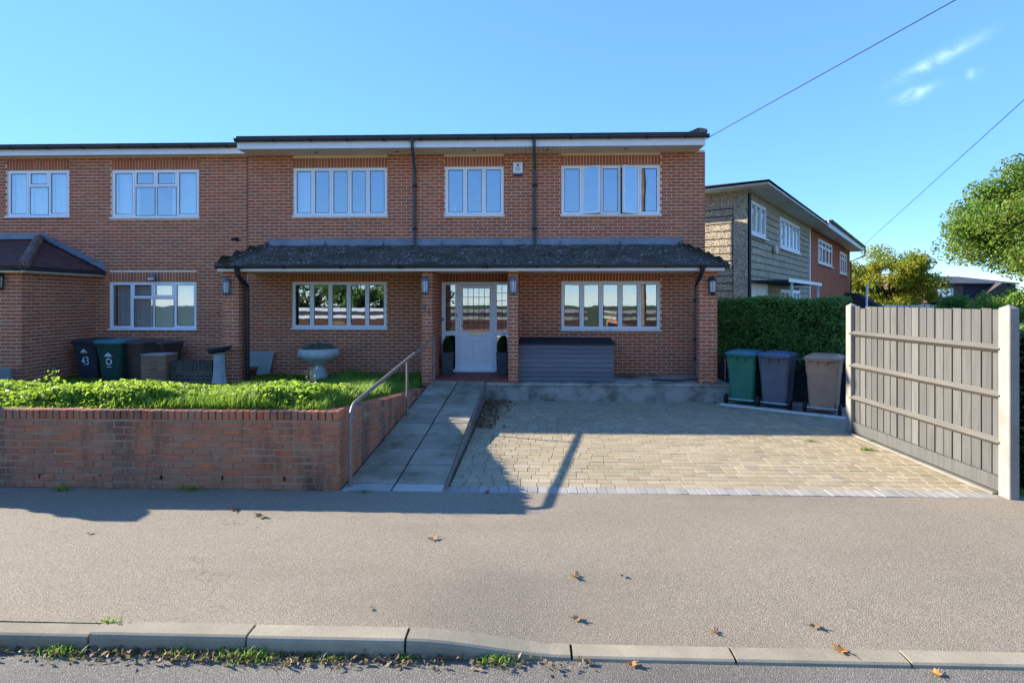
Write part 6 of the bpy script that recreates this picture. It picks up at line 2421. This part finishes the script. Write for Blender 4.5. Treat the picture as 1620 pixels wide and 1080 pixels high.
# white garage front and a tall flue before it
p = at(1435, 487, 40)
gr_ = empty('garage', (p.x, 40, -3.2), 0, 'white low garage front below the dormer house, over the fence top', 'garage')
gz = at(1450, 483, 40).z + 3.2
MB().box(-0.5, 2.8, 0, 4, 0, gz - 0.35).build('wall', M['cream'], gr_)
MB().cbox(-0.7, 3.0, -0.3, 4.2, gz - 0.349, gz, 0.02).build('roof_edge', M['fascia'], gr_)
p = at(1368, 480, 30)
fl4 = empty('white_pole', (p.x, 30, -3.2), 0, 'slim white pole in front of the turning tree', 'pole')
zt = at(1371, 449, 30).z + 3.2
MB().tube([(0, 0, 0), (0.12, 0, zt * 0.99), (0.15, 0, zt)], [0.06, 0.05, 0.03], 8).build('pole', M['fascia'], fl4)


def bush(name, px, ytop, Y, wpx, mat, n, ls, label):
    p = at(px, ytop, Y)
    r_ = empty(name, (p.x, Y, ground_z(p.x, Y)), 0, label, 'bush')
    h = p.z - ground_z(p.x, Y)
    rad = wpx / F * Y / 2
    v = RNG.normal(size=(n, 3))
    v /= np.linalg.norm(v, axis=1, keepdims=True)
    lump = 1 + 0.18 * np.sin(v[:, 0] * 7 + px) * np.sin(v[:, 2] * 6 + 1) + RNG.normal(0, 0.06, n)
    rr = RNG.uniform(0.75, 1.0, n) * lump
    P = v * rr[:, None] * np.array([rad, rad, h * 0.5]) + np.array([0, 0, h * 0.5])
    P = P[P[:, 2] > 0.0]
    add_leaves('foliage', P, ls, M[mat], r_, up=0.2)
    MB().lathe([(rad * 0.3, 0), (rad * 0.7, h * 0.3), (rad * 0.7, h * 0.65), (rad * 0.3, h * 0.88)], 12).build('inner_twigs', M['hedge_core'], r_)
    return r_


bush('conifer_bush', 1512, 464, 17, 72, 'leaf_conifer', 9000, 0.07, 'deep green conifer bush over the fence left of the bright shrub')
bush('bright_bush', 1561, 468, 15, 60, 'leaf_bush', 7000, 0.07, 'round bright green shrub over the fence beside the near post')
bush('yellow_bush', 1618, 455, 16, 90, 'leaf_bush', 9000, 0.08, 'tall yellow green shrub behind the near fence post')
bush('shade_bush', 1440, 482, 30, 130, 'leaf_hedge', 5000, 0.1, 'dark low shrub under the turning tree')

# =================================================================== OVERHEAD WIRES, POLES AND THE FAR SIDE OF THE ROAD
def telegraph_pole(loc, h, label):
    r_ = empty('telegraph_pole', loc, 0, label, 'telegraph pole', 'telegraph poles across the road')
    MB().tube([(0, 0, -0.2), (0, 0, h)], [0.15, 0.10], 12).build('pole', M['pole_wood'], r_)
    MB().box(-0.45, 0.45, -0.05, 0.05, h - 0.5, h - 0.4).build('crossbar', M['pole_wood'], r_)
    return r_


telegraph_pole((6.2, -4.8, -0.01), 9.9, 'brown telegraph pole across the road, reflected in the right window')
telegraph_pole((15.0, -4.8, -0.01), 9.9, 'second telegraph pole across the road, further right')


def wire(a, b, sag, label, r=0.009):
    a, b = Vector(a), Vector(b)
    pts = [a.lerp(b, t) - Vector((0, 0, sag * 4 * t * (1 - t))) for t in [i / 24 for i in range(25)]]
    o = MB().tube(pts, r, 5).build('overhead_wire', M['wire'])
    tag(o, label, 'wire', 'overhead wires')


wire((FX1 - 0.02, YE + 0.1, ZT + 0.12), (15.0, -4.75, 9.85), 0.0, 'thin black overhead wire from the house eaves to the upper right')
rw = CR + fd * (RE - 1.0) + nf * 1.0
wire((rw.x, rw.y, RZT + 0.35), (6.2, -4.75, 9.85), 0.0, 'thin black overhead wire from the red house rising to the right edge', 0.012)

# houses over the road: seen only in the window glass
def far_side_house(x0, x1, y, zb, ze, label, trim='fascia'):
    r_ = empty('bungalow', ((x0 + x1) / 2, y, zb), 0, label, 'bungalow', 'bungalows across the road')
    hw_ = (x1 - x0) / 2
    MB().box(-hw_, hw_, -7, 0, 0, ze - zb).build('wall', M['far_brick'], r_)
    MB().box(-hw_ - 0.3, hw_ + 0.3, -7.4, 0.5, ze - zb, ze - zb + 0.22).build('eaves', M[trim], r_)
    MB().box(-hw_ - 0.2, hw_ + 0.2, -7.2, 0.35, ze - zb + 0.22, ze - zb + 0.52).build('roof', M['felt'], r_)
    MB().box(-hw_ - 0.25, hw_ + 0.25, -7.3, 0.42, ze - zb + 0.52, ze - zb + 0.66).build('parapet_trim', M[trim], r_)
    for i in range(3):
        x = -hw_ + (i + 0.5) * 2 * hw_ / 3
        f = MB().ring(x - 0.8, x + 0.8, 0.8, 1.9, 0.08, 0.03, -0.02).build('window', M['upvc'], r_)
        MB().box(x - 0.75, x + 0.75, 0.002, 0.01, 0.85, 1.85).build('pane', M['far_cheek'], f)
    return r_


far_side_house(-24, -9.5, -15.5, -2.15, 0.75, 'low brick bungalow across the road on the left')
far_side_house(-7.5, 4.0, -17.0, -2.15, 0.6, 'low brick bungalow across the road in the middle', 'concrete')
far_side_house(7.0, 17.0, -19.0, -2.15, 0.5, 'low brick bungalow across the road on the right', 'concrete')
for (x, y, h, lab) in ((-21, -27, 4.2, 'tree behind the bungalows, far left'), (-16, -26, 4.6, 'tree behind the bungalows, left'), (-11.5, -27, 4.0, 'tree behind the gap in the bungalows')):
    tree('dark_tree', (x, y, -2.15), 8, 3.6, (0, 0, 2.15 + h - 1.2), M['leaf_hedge'], 5000, 0.3, lab, 'trees across the road', clumps=40)
tree('roadside_tree', (11.5, -13.0, -2.1), 8, 2.4, (0, 0, 2.1 + 2.9), M['leaf_tree'], 5000, 0.2, 'tree beside the telegraph pole across the road', 'trees across the road', clumps=34, trunk_r=0.16)
